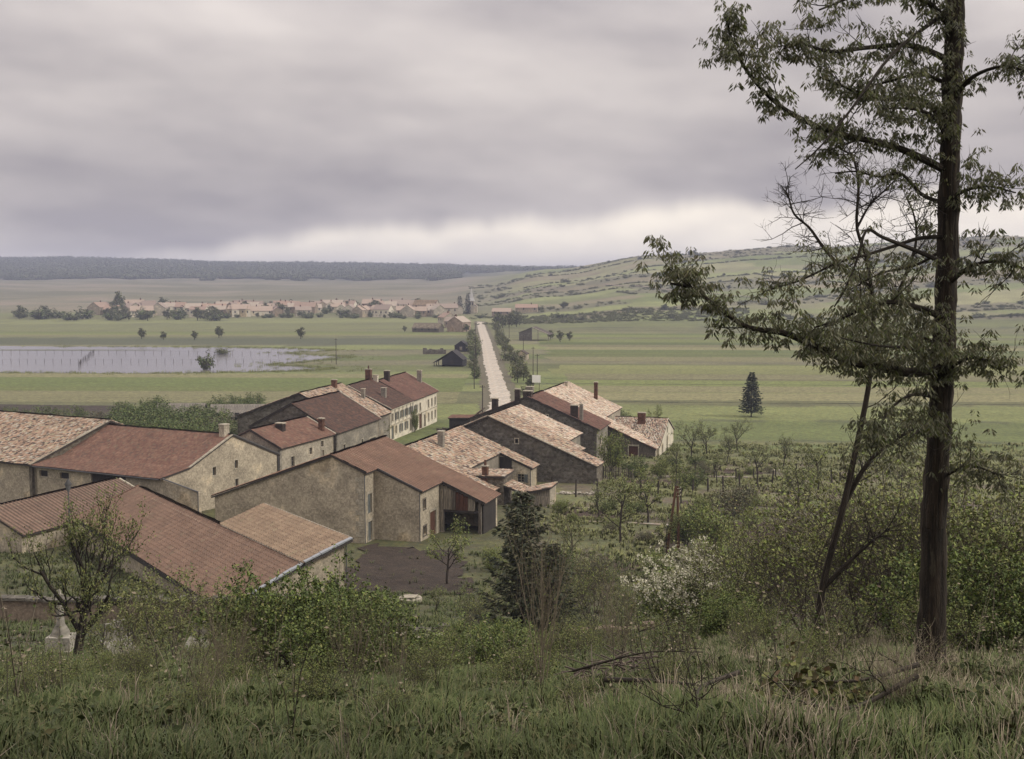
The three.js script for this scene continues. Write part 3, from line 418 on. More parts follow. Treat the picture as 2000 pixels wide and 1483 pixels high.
// --- long barn on the left with its gable towards the big barn
{
  const R = [[-0.5, 8.55], [4.1, 9.05], [11.5, 11.9], [20.2, 8.2]], h = new House('long_barn', 'long barn with smooth red tiled roof, small stone framed gable windows and front wing wall', [-38.86, 4.3, -118], -64, 102, 'barn');
  const s = 118 / 116, q = R.map(([x, y]) => [x * s, y - 0.35]); h.bay(q, 0, 20.3, 'flat', 'red', [0.12, 0]); h.ridge(q[2][0], q[2][1] + 0.02, 0, 20.3, 'pale');
  h.wall('near', { a: 0, x0: 0, x1: 20, mat: M.plaster, holes: [[8.1, 7.15, 0.55, 1.0, 'vent'], [12.0, 7.4, 0.55, 1.0, 'vent'], [12.0, 5.1, 0.55, 1.0, 'vent']] });
  h.wall('left', { x: 0, a0: 0.46, a1: 20.3, holes: [[9.4, 6.0, 5.4, 1.9, 'barn_door'], [4.3, 6.9, 1.5, 0.75, 'vent'], [0.9, 6.9, 1.4, 0.75, 'vent']].map((e) => e), mat: M.plaster });
  h.wall('right', { x: 20, a0: 0.46, a1: 20.3 }).wall('far', { a: 20.3, x0: 0, x1: 20 });
  // wing wall running on from the front, with a sloping coping and a rain pipe
  const G = new Geo(), pA = h.L(0, 8.0, 0), pB = h.L(0, 7.0, -5.1); const T = V(0.45, 0, 0); const bA = h.L(0, 2.6, -0.002), bB = h.L(0, 2.6, -5.1); pA.z = 0.002; bA.z = 0.002;
  G.quad(bA, bB, pB, pA); G.quad(bB.clone().add(T), bA.clone().add(T), pA.clone().add(T), pB.clone().add(T)); G.quad(pA, pB, pB.clone().add(T), pA.clone().add(T)); G.quad(bB, bB.clone().add(T), pB.clone().add(T), pB); part('wing_wall', G.build(), M.plaster, h.g);
  const C = new Geo(); C.tube([h.L(-0.08, 8.2, 0.1), h.L(-0.08, 7.12, -5.15)], 0.09, 6); C.tube([h.L(-0.1, 7.12, -5.15), h.L(-0.1, 3, -5.15)], 0.06, 6); part('gutter', C.build(), M.zincDark, h.g);
  h.pipe('gutter', [[q[0][0] - 0.06, q[0][1] - 0.08, 0], [q[0][0] - 0.06, q[0][1] - 0.1, 20]], 0.08, M.zincDark);
  h.verge(q[1][0], q[1][1], q[2][0], q[2][1], -0.1, M.stone, 0.2).verge(q[2][0], q[2][1], q[3][0], q[3][1], -0.1, M.zincDark, 0.25);
  h.prof = q; h.chimney(q[2][0] - 0.3, 1.0, 0.95, 0.8, 12.75, M.plasterPale, 0); h.done();
}
{
  const h = new House('farmhouse', 'old house at the left edge with weathered mottled roof above the long red barn', [-57.1, 4.3, -127], -64, 103), q = [[-0.9, 8.3], [11.7, 12.15], [21, 8.1]];
  h.bay(q, 0, 22, 'canal', 'mottled', [0.35, 0.1]); h.ridge(11.7, 12.2, -0.3, 22); h.wall('near', { a: 0.02, x0: -0.4, x1: 20.4, mat: M.rubble }).wall('left', { x: -0.4, a0: 0.48, a1: 22, mat: M.plaster, holes: [[3, 5.2, 1, 1.5], [9, 5.2, 1, 1.5]] }).wall('right', { x: 20.4, a0: 0.48, a1: 22 }).wall('far', { a: 22, x0: -0.4, x1: 20.4 });
  h.verge(-0.9, 8.3, 11.7, 12.15, -0.3, M.stone, 0.3); h.done();
}
// --- low outbuilding in the left foreground: a long lean-to with a paler strip of roof above it
{
  const h = new House('shed', 'long low outbuilding with ribbed brown roof and paler upper strip, nearest the cemetery', [-11.99, 6.2, -78.0], -37, 104, 'outbuilding'); h.sink = [];
  const low = [[-9.6, 7.38], [-3.55, 9.69]], top = [[-3.66, 9.80], [0.22, 11.0]], all = [[-9.6, 7.38], [-3.55, 9.69], [-3.5, 9.84], [0.22, 11.0]];
  h.bay(low, 0.3, 36.5, 'wide', 'brown', [0.2, 0.15]); h.prof = top; h.bay(top, 0.2, 15.4, 'wide', 'tan', [0.3, 0.15]);
  h.wall('near', { a: 0.45, x0: -9.1, x1: -0.2, prof: all, holes: [[7.4, 6.9, 0.8, 1.0, 'window_wood']] }).wall('right', { x: -0.2, a0: 0.92, a1: 15.3, prof: all }).wall('left', { x: -9.1, a0: 0.92, a1: 36.4, prof: all, mat: M.plaster, foot: 3 });
  h.wall('far', { a: 15.3, x0: -3.8, x1: -0.2, prof: all }).wall('right', { x: -3.8, a0: 15.3, a1: 36.4, prof: low, foot: 3 }).wall('far', { a: 36.4, x0: -9.1, x1: -3.8, prof: low, foot: 3 });
  h.prof = top; h.verge(-3.66, 9.84, 0.22, 11.04, -0.08, M.zinc, 0.3).verge(-9.6, 7.42, -3.66, 9.71, 0.12, M.zinc, 0.3); h.ridge(-3.55, 9.72, 15.6, 36.6, 'brown'); h.verge(-9.6, 7.42, -3.55, 9.73, 36.75, M.brick, 0.3);
  h.pipe('flashing', [[-3.72, 9.80, 0.1], [-3.72, 9.80, 15.4]], 0.06, M.plasterPale); h.pipe('flashing', [[0.27, 11.06, 0], [0.27, 11.06, 15.5]], 0.07, M.plasterPale);
  h.pipe('downpipe', [[-0.12, 10.7, 0.35], [-0.12, 5.5, 0.35]], 0.05, M.zincDark); h.box('fascia', [-9.75, 7.0, 0.1], [-9.62, 7.33, 36.6], M.woodDark); h.done();
}
{
  const h = new House('wing', 'small red tiled wing at the left edge between the long barn and the low outbuilding', [-44.8, 4.3, -114], 24, 105, 'outbuilding'), q = [[-5, 6.4], [0, 8.35], [5.2, 6.3]];
  h.bay(q, -14, 3.4, 'wide', 'brown', [0.2, 0]); h.ridge(0, 8.38, -14.2, 3.4, 'brown'); h.wall('near', { a: -14, x0: -4.6, x1: 4.8 }).wall('left', { x: -4.6, a0: -13.5, a1: 3 }).wall('right', { x: 4.8, a0: -13.5, a1: 3 }); h.verge(0, 8.35, 5.2, 6.3, 3.3, M.stone, 0.2); h.done();
}
// --- left side of the street
{
  const h = new House('cottage', 'small house with warm red roof and pale pinkish wall behind the big barn gable', [-30.13, 3.0, -138], 20, 106), q = [[-9.2, 8.4], [-4.45, 10.65], [0.25, 8.4]];
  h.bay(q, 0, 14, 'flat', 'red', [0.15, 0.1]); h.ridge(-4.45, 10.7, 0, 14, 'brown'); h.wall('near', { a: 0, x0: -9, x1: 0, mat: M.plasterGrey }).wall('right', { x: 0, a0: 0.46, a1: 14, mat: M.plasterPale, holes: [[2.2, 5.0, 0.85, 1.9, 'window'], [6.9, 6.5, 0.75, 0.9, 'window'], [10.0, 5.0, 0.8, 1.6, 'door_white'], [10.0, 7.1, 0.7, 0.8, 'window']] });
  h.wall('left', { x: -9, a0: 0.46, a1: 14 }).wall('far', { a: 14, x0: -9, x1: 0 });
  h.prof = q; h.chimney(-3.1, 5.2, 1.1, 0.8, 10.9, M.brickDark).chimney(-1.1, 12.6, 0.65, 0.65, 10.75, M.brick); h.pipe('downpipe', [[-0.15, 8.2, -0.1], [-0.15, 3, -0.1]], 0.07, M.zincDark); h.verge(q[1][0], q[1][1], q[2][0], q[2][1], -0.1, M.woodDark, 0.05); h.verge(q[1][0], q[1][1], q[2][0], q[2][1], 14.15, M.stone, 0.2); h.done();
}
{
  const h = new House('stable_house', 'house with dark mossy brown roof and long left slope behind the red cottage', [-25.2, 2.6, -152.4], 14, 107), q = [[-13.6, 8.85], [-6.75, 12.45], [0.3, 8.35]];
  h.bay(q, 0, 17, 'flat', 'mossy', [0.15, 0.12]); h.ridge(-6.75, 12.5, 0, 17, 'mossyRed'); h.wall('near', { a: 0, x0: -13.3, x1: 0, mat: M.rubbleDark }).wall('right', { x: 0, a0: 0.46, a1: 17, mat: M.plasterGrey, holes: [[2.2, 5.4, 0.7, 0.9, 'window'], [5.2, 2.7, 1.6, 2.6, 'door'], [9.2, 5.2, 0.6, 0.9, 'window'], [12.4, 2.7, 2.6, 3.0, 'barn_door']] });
  h.wall('left', { x: -13.3, a0: 0.46, a1: 17 }).wall('far', { a: 17, x0: -13.3, x1: 0 }); h.verge(q[1][0], q[1][1], q[2][0], q[2][1], 17.1, M.stone, 0.25).verge(q[0][0], q[0][1], q[1][0], q[1][1], -0.1, M.woodDark, 0.05); h.done();
}
{
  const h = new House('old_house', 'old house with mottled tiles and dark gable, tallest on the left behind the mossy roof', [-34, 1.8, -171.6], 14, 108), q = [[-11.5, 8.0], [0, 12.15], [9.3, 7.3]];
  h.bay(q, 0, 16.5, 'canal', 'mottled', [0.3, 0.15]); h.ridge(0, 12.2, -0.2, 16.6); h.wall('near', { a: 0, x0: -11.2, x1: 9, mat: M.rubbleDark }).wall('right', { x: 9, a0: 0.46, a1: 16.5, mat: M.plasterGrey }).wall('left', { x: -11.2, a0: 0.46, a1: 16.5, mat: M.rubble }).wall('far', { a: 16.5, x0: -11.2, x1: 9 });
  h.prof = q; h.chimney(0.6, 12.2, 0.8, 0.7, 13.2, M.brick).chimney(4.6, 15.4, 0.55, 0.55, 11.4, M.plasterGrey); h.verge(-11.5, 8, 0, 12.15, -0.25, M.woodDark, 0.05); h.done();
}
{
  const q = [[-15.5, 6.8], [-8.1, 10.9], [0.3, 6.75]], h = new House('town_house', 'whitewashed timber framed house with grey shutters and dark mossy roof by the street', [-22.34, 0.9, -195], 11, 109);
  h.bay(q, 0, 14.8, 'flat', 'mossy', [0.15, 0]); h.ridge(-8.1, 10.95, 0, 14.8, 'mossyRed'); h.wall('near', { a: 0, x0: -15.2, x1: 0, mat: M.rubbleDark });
  h.wall('right', { x: 0, a0: 0.46, a1: 14.8, mat: M.plasterWhite, holes: [[0.6, 0.95, 1.3, 2.5, 'door_pale'], [2.9, 1.7, 1.0, 1.5, 'window'], [6.0, 1.7, 1.0, 1.5, 'shuttered'], [9.4, 1.7, 1.0, 1.5, 'shuttered'], [12.4, 0.95, 1.1, 2.3, 'door'], [0.7, 4.3, 1.0, 1.4, 'window'], [3.6, 4.3, 1.0, 1.4, 'shuttered'], [6.6, 4.3, 1.0, 1.4, 'shuttered'], [9.6, 4.3, 1.0, 1.4, 'shuttered'], [12.5, 4.3, 1.0, 1.4, 'shuttered']] });
  for (let i = 0; i < 6; i++) h.box('timber', [0.004, 3.75, 0.5 + i * 2.55], [0.06, 6.5, 0.7 + i * 2.55], M.woodGrey); h.box('string_course', [0.004, 3.5, 0.2], [0.10, 3.7, 14.7], M.stone); h.box('corner_strip', [0.004, 0, -0.05], [0.07, 6.6, 0.24], M.plasterWhite); h.box('eave_board', [0.05, 6.5, 0], [0.32, 6.62, 14.7], M.plasterWhite);
  h.wall('left', { x: -15.2, a0: 0.46, a1: 14.8 }); h.prof = q; h.chimney(-8.2, 12.6, 1.1, 0.9, 12.9, M.brick, 1).chimney(-2.9, 5.6, 0.9, 0.8, 10.0, M.plasterGrey).chimney(-7.2, 13.9, 0.9, 0.7, 11.6, M.plasterWhite); h.verge(q[1][0], q[1][1], q[2][0], q[2][1], -0.1, M.plasterPale, 0.2).verge(q[0][0], q[0][1], q[1][0], q[1][1], -0.1, M.woodDark, 0.05); h.done();
  const p = [[-14, 6.7], [-6.9, 10.6], [0.35, 6.75]], k = new House('town_house', 'white plastered end house of the row with tall windows and reddish brown roof', [-22.34 + Math.sin(11 * RAD) * 14.82, 0.4, -195 - Math.cos(11 * RAD) * 14.82], 11, 110);
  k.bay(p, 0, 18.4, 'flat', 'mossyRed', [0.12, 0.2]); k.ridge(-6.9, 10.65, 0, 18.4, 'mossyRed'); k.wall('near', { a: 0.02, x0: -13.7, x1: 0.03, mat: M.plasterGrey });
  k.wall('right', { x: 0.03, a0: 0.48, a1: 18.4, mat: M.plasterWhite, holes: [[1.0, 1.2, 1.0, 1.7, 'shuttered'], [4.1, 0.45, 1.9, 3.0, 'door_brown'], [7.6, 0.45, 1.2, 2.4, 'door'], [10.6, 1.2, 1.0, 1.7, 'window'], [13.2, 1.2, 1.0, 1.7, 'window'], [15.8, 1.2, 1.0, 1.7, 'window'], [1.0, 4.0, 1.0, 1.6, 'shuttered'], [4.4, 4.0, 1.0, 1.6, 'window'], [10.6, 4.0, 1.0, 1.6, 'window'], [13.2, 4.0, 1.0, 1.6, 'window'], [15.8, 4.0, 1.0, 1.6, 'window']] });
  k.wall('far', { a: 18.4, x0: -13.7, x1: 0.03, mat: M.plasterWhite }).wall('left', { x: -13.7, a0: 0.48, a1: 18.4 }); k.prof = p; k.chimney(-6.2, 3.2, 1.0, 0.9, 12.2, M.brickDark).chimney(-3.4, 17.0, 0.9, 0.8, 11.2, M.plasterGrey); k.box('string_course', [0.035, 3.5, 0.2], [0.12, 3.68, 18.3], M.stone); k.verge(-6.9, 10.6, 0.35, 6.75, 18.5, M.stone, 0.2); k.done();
}
// --- right side of the street, from near to far
{
  const R = [[-21, 6.0], [-11.25, 9.92], [0.25, 5.1]], cut = (x) => [R[0], R[1], [x, hAt(R, x)]], h = new House('farmhouse', 'old house with orange and cream mottled roof beside the big barn', [2.46, 2.6, -141.8], 17.5, 111);
  h.bay(R, -18.5, -12.2, 'canal', 'mottled', [0.1, 0]).bay(cut(-4.2), -12.2, 0, 'canal', 'mottled', [0, 0]).bay(R, 0, 3.3, 'canal', 'mottled', [0.15, 0.1]); h.prof = R; h.ridge(-11.25, 9.97, -18.5, 3.4);
  h.wall('near', { a: -18.5, x0: -20.7, x1: 0, mat: M.plaster }).wall('right', { x: -0.05, a0: -18.04, a1: -12.2, mat: M.rubble }).wall('far', { a: -12.25, x0: -4.4, x1: -0.5, mat: M.rubble });
  h.wall('right', { x: -4.4, a0: -12.2, a1: 0, mat: M.woodPale, t: 0.2, holes: [[3.5, 3.4, 1.6, 1.8, 'barn_door']] }).wall('near', { a: 0, x0: -4.4, x1: 0, mat: M.plasterPale, holes: [[1.1, 3.0, 0.8, 2.2, 'door_brown'], [2.6, 3.2, 0.9, 1.1, 'window']] }).wall('right', { x: 0, a0: 0.46, a1: 3.3, mat: M.plaster }).wall('far', { a: 3.3, x0: -20.7, x1: 0, mat: M.rubble }).wall('left', { x: -20.7, a0: -18, a1: 3.3, mat: M.plaster });
  h.box('plank_panel', [-4.3, 4.9, -0.07], [-2.6, 6.5, -0.012], M.woodDark); h.box('shutter', [-0.85, 3.2, -0.08], [-0.35, 4.3, -0.02], M.shutter);
  h.chimney(-9.0, -9.6, 0.7, 0.7, 11.0, M.plasterGrey).chimney(-1.5, -14.2, 0.65, 0.65, 7.7, M.brick, 1); h.verge(cut(-4.2)[2][0], hAt(R, -4.2), 0.25, 5.1, -0.13, M.woodDark, 0.05); h.pipe('downpipe', [[0.05, 5, -0.08], [0.05, 2, -0.08]], 0.06, M.zincDark); h.done();
}
{
  const R = [[-24.5, 7.35], [-15.55, 11.25], [0.15, 4.9]], cut = (x) => [R[0], R[1], [x, hAt(R, x)]], h = new House('stone_barn', 'barn with tall dark rubble gable wall and pale mottled roof with mortared edge', [11.5, 2.2, -144.63], 17.5, 112, 'barn');
  h.bay(R, 0, 4.0, 'canal', 'mottled', [0.3, 0]).bay(cut(-3.2), 4, 6.6, 'canal', 'mottled', [0, 0]).bay(cut(-5.6), 6.6, 14.6, 'canal', 'pale', [0, 0.15]); h.prof = R; h.ridge(-15.55, 11.3, -0.2, 14.6, 'pale');
  h.wall('near', { a: 0, x0: -24.2, x1: 0, mat: M.rubbleDark, holes: [[12.6, 7.6, 0.45, 0.6, 'vent']] }).wall('right', { x: 0, a0: 0.46, a1: 4, mat: M.rubble, foot: 0 }).wall('far', { a: 4, x0: -5.8, x1: 0, mat: M.rubble }).wall('right', { x: -5.8, a0: 4, a1: 14.6, mat: M.plasterGrey, holes: [[2.2, 2.9, 1.2, 2.2, 'door_white'], [5.0, 3.4, 0.8, 1.0, 'window']] }).wall('far', { a: 14.6, x0: -24.2, x1: -5.8, mat: M.rubble }).wall('left', { x: -24.2, a0: 0.46, a1: 14.6 });
  h.verge(-15.55, 11.25, 0.15, 4.9, -0.25, M.stone, 0.4).verge(-24.5, 7.35, -15.55, 11.25, -0.25, M.stone, 0.4); h.done();
}
{
  const R = [[-20.5, 8.05], [-10.65, 11.95], [0.9, 7.1]], h = new House('narrow_house', 'narrow house with dull red roof and dark rough gable wall between two pale roofs', [12.68, 1.8, -165.0], 16, 113);
  h.bay(R, 0, 9.4, 'flat', 'mossyRed', [0.15, 0]); h.ridge(-10.65, 12.0, 0, 9.4, 'pale'); h.wall('near', { a: 0, x0: -20.2, x1: 0.4, mat: M.rubbleDark, holes: [[12.6, 8.4, 0.3, 0.8, 'vent']] }).wall('right', { x: 0.4, a0: 0.46, a1: 9.4, mat: M.plasterGrey, holes: [[2.0, 4.4, 1.0, 1.4, 'window'], [5.5, 2.0, 1.2, 2.2, 'door']] }).wall('left', { x: -20.2, a0: 0.46, a1: 9.4 }).wall('far', { a: 9.4, x0: -20.2, x1: 0.4, mat: M.rubble });
  h.prof = R; h.chimney(-10.8, 0.7, 1.3, 0.9, 12.75, M.brickDark, 0).chimney(-16.2, 0.7, 0.9, 0.8, 11.4, M.brickDark).chimney(-3.3, 0.8, 1.1, 0.7, 10.7, M.brickDark, 0).chimney(-2.2, 0.9, 0.5, 0.5, 10.9, M.plasterGrey).chimney(-11.5, 4.6, 1.1, 0.8, 13.0, M.plasterGrey).chimney(-12.7, 1.5, 0.8, 0.7, 12.9, M.brickDark); h.verge(-20.5, 8.05, -10.65, 11.95, -0.1, M.woodDark, 0.05).verge(-10.65, 11.95, 0.9, 7.1, -0.1, M.woodDark, 0.05); h.done();
}
{
  const R = [[-29, 7.4], [-19.6, 11.45], [0.2, 2.8]], cut = (x) => [R[0], R[1], [x, hAt(R, x)]], h = new House('farmhouse', 'largest pale roofed house at the far end of the right row', [23.93, 1.2, -175.2], 16.5, 114);
  h.bay(R, -2.4, 3.4, 'canal', 'pale', [0.25, 0]).bay(cut(-9.4), 3.4, 18, 'canal', 'pale', [0, 0.3]); h.prof = R; h.ridge(-19.6, 11.5, -2.4, 18.2, 'pale');
  h.wall('near', { a: -2.4, x0: -28.7, x1: 0, mat: M.woodGrey, holes: [[24.4, 1.3, 1.5, 1.9, 'door_brown']] }).wall('right', { x: -0.1, a0: -1.9, a1: 3.4, mat: M.plasterPale }).wall('right', { x: -9.6, a0: 3.4, a1: 18, mat: M.plasterPale }).wall('far', { a: 18, x0: -28.7, x1: -9.6 }).wall('left', { x: -28.7, a0: -1.9, a1: 18 });
  h.chimney(-13.4, 14.2, 0.6, 0.6, 11.9, M.brick, 0).chimney(-18.6, 13.2, 0.5, 0.5, 11.9, M.plasterPale); h.verge(-19.6, 11.45, 0.2, 2.8, -2.6, M.brick, 0.3); h.done();
  // cross wing at its right end
  const w = new House('cross_wing', 'low cross wing with pale speckled roof, brick chimney and white gable facing the gardens', [23.93 + Math.cos(16.5 * RAD) * 0.3 + Math.sin(16.5 * RAD) * 0.2, 1.2, -175.2 + Math.sin(16.5 * RAD) * 0.3 - Math.cos(16.5 * RAD) * 0.2], 16.5 - 90, 115);
  // local x now runs away from the viewer along the old depth axis, local depth runs to the left
  const q = [[-0.3, 2.95], [9.4, 6.35], [17, 3.6]]; w.bay(q, 0, 9.2, 'canal', 'pale', [0.15, 0]); w.ridge(9.4, 6.4, 0, 9.2, 'pale'); w.wall('near', { a: 0, x0: 0, x1: 16.6, mat: M.plasterWhite, holes: [[3.0, 1.4, 1.0, 1.3, 'window'], [8.2, 1.3, 1.1, 2.1, 'door'], [8.4, 4.1, 0.8, 0.9, 'window']] }).wall('left', { x: 0, a0: 0.46, a1: 3.6, mat: M.plasterPale }).wall('right', { x: 16.6, a0: 0.46, a1: 9 });
  w.prof = q; w.chimney(7.2, 4.2, 0.7, 1.3, 7.5, M.brick); w.done();
}
// ---------------------------------------------------------------- plants
const GREEN = { spring: [[0.160, 0.208, 0.040], [0.196, 0.232, 0.052], [0.125, 0.168, 0.035], [0.215, 0.215, 0.068]], olive: [[0.112, 0.142, 0.036], [0.142, 0.162, 0.046], [0.086, 0.110, 0.030], [0.165, 0.162, 0.058]], deep: [[0.072, 0.110, 0.026], [0.096, 0.134, 0.032], [0.056, 0.084, 0.022], [0.122, 0.158, 0.040]], yellow: [[0.175, 0.180, 0.050], [0.150, 0.160, 0.045], [0.120, 0.135, 0.040]], fir: [[0.026, 0.036, 0.020], [0.034, 0.046, 0.024], [0.022, 0.030, 0.018], [0.044, 0.052, 0.026]], dusk: [[0.115, 0.122, 0.062], [0.145, 0.146, 0.080], [0.092, 0.100, 0.052], [0.165, 0.155, 0.090]], reddish: [[0.150, 0.100, 0.050], [0.120, 0.105, 0.045], [0.170, 0.125, 0.060]], white: [[0.56, 0.54, 0.40], [0.50, 0.49, 0.36], [0.60, 0.57, 0.45]] };
// one leaf: a folded diamond from base p along (dx,dy,dz)
function leaf(g, px, py, pz, dx, dy, dz, len, wid, c, r) {
  let sx = r() - 0.5, sy = (r() - 0.5) * 0.6, sz = r() - 0.5; const dl = Math.hypot(dx, dy, dz) || 1; dx /= dl; dy /= dl; dz /= dl; const dt = sx * dx + sy * dy + sz * dz; sx -= dx * dt; sy -= dy * dt; sz -= dz * dt; const sl = Math.hypot(sx, sy, sz) || 1; sx /= sl; sy /= sl; sz /= sl;
  let nx = dy * sz - dz * sy, ny = dz * sx - dx * sz, nz = dx * sy - dy * sx, f = 1; if (ny < 0) { nx = -nx; ny = -ny; nz = -nz; f = -1; }
  const mx = px + dx * len * 0.45, my = py + dy * len * 0.45, mz = pz + dz * len * 0.45, w = wid / 2 * f, q = 0.25;
  const a = g.v(px, py, pz, nx, ny, nz, 0, 0, c), b = g.v(mx + sx * w + nx * wid * 0.12, my + sy * w + ny * wid * 0.12, mz + sz * w + nz * wid * 0.12, nx - sx * q * f, ny - sy * q * f, nz - sz * q * f, 1, 0, c), t = g.v(px + dx * len, py + dy * len, pz + dz * len, nx, ny, nz, 1, 1, c), d = g.v(mx - sx * w + nx * wid * 0.12, my - sy * w + ny * wid * 0.12, mz - sz * w + nz * wid * 0.12, nx + sx * q * f, ny + sy * q * f, nz + sz * q * f, 0, 1, c);
  g.i.push(a, t, b, a, d, t);
}
const lc = (pal, r) => { const c = pal[Math.floor(r() * pal.length)], f = 0.78 + 0.44 * r(); return [c[0] * f, c[1] * f, c[2] * f]; };
function grow(o) {
  const r = rng(o.seed), wood = new Geo(), crown = new Geo(), pal = GREEN[o.pal ?? 'olive'], pal2 = o.pal2 ? GREEN[o.pal2] : null;
  const D = V(0, 0, 0);
  function leaves(path, lvl) {
    const n = o.leaves; for (let i = 0; i < n; i++) {
      const t = Math.pow(r(), 0.8), k = t * (path.length - 1), a = path[Math.floor(k)], b = path[Math.min(path.length - 1, Math.floor(k) + 1)], f = k % 1, s = o.scatter ?? 0.15;
      const x = lerp(a.x, b.x, f) + (r() - 0.5) * s, y = lerp(a.y, b.y, f) + (r() - 0.5) * s, z = lerp(a.z, b.z, f) + (r() - 0.5) * s, L = o.leaf * (0.6 + 0.8 * r());
      leaf(crown, x, y, z, r() - 0.5, (r() - 0.5) - (o.droop ?? 0.1), r() - 0.5, L, L * (o.leafW ?? 0.62), lc(pal2 && r() < (o.mix ?? 0.3) ? pal2 : pal, r), r);
    }
  }
  function branch(p, d, len, rad, lvl) {
    const n = lvl === 0 ? 6 : 4, path = [p.clone()], rads = [rad], dir = d.clone(); let q = p.clone();
    for (let i = 1; i <= n; i++) { const gn = (o.gnarl ?? 0.25) * (lvl === 0 ? 0.6 : 1); dir.x += (r() - 0.5) * gn; dir.z += (r() - 0.5) * gn; dir.y += (r() - 0.5) * gn * 0.6 + (o.up ?? 0.06) * lvl; dir.normalize(); q = q.clone().addScaledVector(dir, len / n); path.push(q); rads.push(rad * lerp(1, lvl >= o.levels ? 0.35 : 0.55, i / n)); }
    wood.tube(path, rads, lvl === 0 ? (o.sides ?? 7) : lvl === 1 ? 5 : 3);
    if (lvl < o.levels) {
      const kids = o.kids[lvl]; for (let i = 0; i < kids; i++) {
        const t = lerp(lvl === 0 ? (o.bare ?? 0.3) : 0.2, 1, (i + 0.3 + 0.7 * r()) / kids), k = Math.min(0.999, t) * n, a = path[Math.floor(k)], b = path[Math.floor(k) + 1], s = a.clone().lerp(b, k % 1);
        const az = (i * 2.4 + r() * 1.6), sp = (o.spread[lvl] ?? 0.8) * (0.7 + 0.6 * r()); D.copy(b).sub(a).normalize(); const e = V(Math.cos(az), 0, Math.sin(az)); e.addScaledVector(D, -e.dot(D)).normalize(); const nd = D.clone().multiplyScalar(Math.cos(sp)).addScaledVector(e, Math.sin(sp)).normalize();
        branch(s, nd, len * (o.ratio[lvl] ?? 0.6) * (1.15 - 0.45 * (t - 0.3)) * (0.75 + 0.5 * r()), Math.max(rads[Math.floor(k)] * (o.thin ?? 0.55), o.minR ?? 0.006), lvl + 1);
      }
    }
    if (lvl >= o.levels - (o.leafLevels ?? 0)) leaves(path, lvl);
  }
  const stems = o.stems ?? 1;
  for (let i = 0; i < stems; i++) { const az = i * 2.4 + r(), sp = stems > 1 ? (o.fan ?? 0.45) * (0.4 + 0.8 * r()) : (o.lean ?? 0.08); branch(V(stems > 1 ? (r() - 0.5) * 0.4 * o.len * 0.2 : 0, -0.1, stems > 1 ? (r() - 0.5) * 0.08 * o.len : 0), V(Math.cos(az) * Math.sin(sp), Math.cos(sp), Math.sin(az) * Math.sin(sp)), o.len * (stems > 1 ? 0.75 + 0.4 * r() : 1), o.r, 0); }
  const wg = wood.build(), cg = crown.k ? crown.build() : null; let top = 0; for (const g of [wg, cg]) if (g) { g.computeBoundingBox(); top = Math.max(top, g.boundingBox.max.y); }
  return { wg, cg, top };
}
const protos = {};
function plantKind(key, o) { const t = grow(o); protos[key] = { ...t, o }; }
function plant(key, name, label, category, x, z, h, turn, group, wide = 1) {
  const p = protos[key], s = h / p.top, t = thing(name, label, category, [x, ground(x, z) - 0.05, z], turn, group); t.scale.set(s * wide, s, s * wide);
  part(p.o.stems > 1 ? 'stems' : 'trunk', p.wg, p.o.barkMat ?? M.twig, t); if (p.cg) part(p.o.stems > 1 ? 'foliage' : 'crown', p.cg, M.leaf, t); return t;
}
plantKind('orchardA', { seed: 1, len: 3.6, r: 0.13, levels: 3, kids: [6, 5, 4], spread: [0.9, 0.7, 0.7], ratio: [0.62, 0.6, 0.55], bare: 0.35, gnarl: 0.5, leaves: 12, leaf: 0.17, pal: 'spring', pal2: 'olive', mix: 0.4, barkMat: M.bark, scatter: 0.35 });
plantKind('orchardB', { seed: 2, len: 3.4, r: 0.12, levels: 3, kids: [6, 5, 4], spread: [1.0, 0.75, 0.7], ratio: [0.66, 0.6, 0.55], bare: 0.4, gnarl: 0.6, leaves: 15, leaf: 0.15, pal: 'dusk', pal2: 'spring', mix: 0.4, barkMat: M.bark, scatter: 0.35 });
plantKind('orchardC', { seed: 3, len: 3.8, r: 0.11, levels: 3, kids: [7, 5, 4], spread: [0.75, 0.7, 0.7], ratio: [0.55, 0.6, 0.55], bare: 0.3, gnarl: 0.4, leaves: 9, leaf: 0.17, pal: 'olive', pal2: 'yellow', barkMat: M.bark, scatter: 0.35 });
plantKind('bushMidA', { seed: 4, len: 2.4, r: 0.05, stems: 7, fan: 0.7, levels: 2, kids: [7, 5], spread: [0.7, 0.8], ratio: [0.5, 0.6], bare: 0.15, leaves: 14, leaf: 0.16, pal: 'deep', pal2: 'olive', scatter: 0.35, leafLevels: 1 });
plantKind('bushMidB', { seed: 5, len: 2.4, r: 0.05, stems: 7, fan: 0.6, levels: 2, kids: [7, 5], spread: [0.7, 0.8], ratio: [0.5, 0.6], bare: 0.15, leaves: 12, leaf: 0.16, pal: 'spring', pal2: 'olive', scatter: 0.35, leafLevels: 1 });
plantKind('bushMidC', { seed: 6, len: 2.4, r: 0.05, stems: 8, fan: 0.7, levels: 2, kids: [7, 5], spread: [0.7, 0.8], ratio: [0.5, 0.6], bare: 0.15, leaves: 9, leaf: 0.15, pal: 'dusk', pal2: 'reddish', mix: 0.2, scatter: 0.35, leafLevels: 1 });
plantKind('shrubA', { seed: 7, len: 2.2, r: 0.030, stems: 9, fan: 0.75, levels: 3, kids: [6, 5, 3], spread: [0.8, 0.8, 0.8], ratio: [0.5, 0.6, 0.6], bare: 0.12, leaves: 20, leaf: 0.085, pal: 'deep', pal2: 'spring', mix: 0.35, scatter: 0.12 });
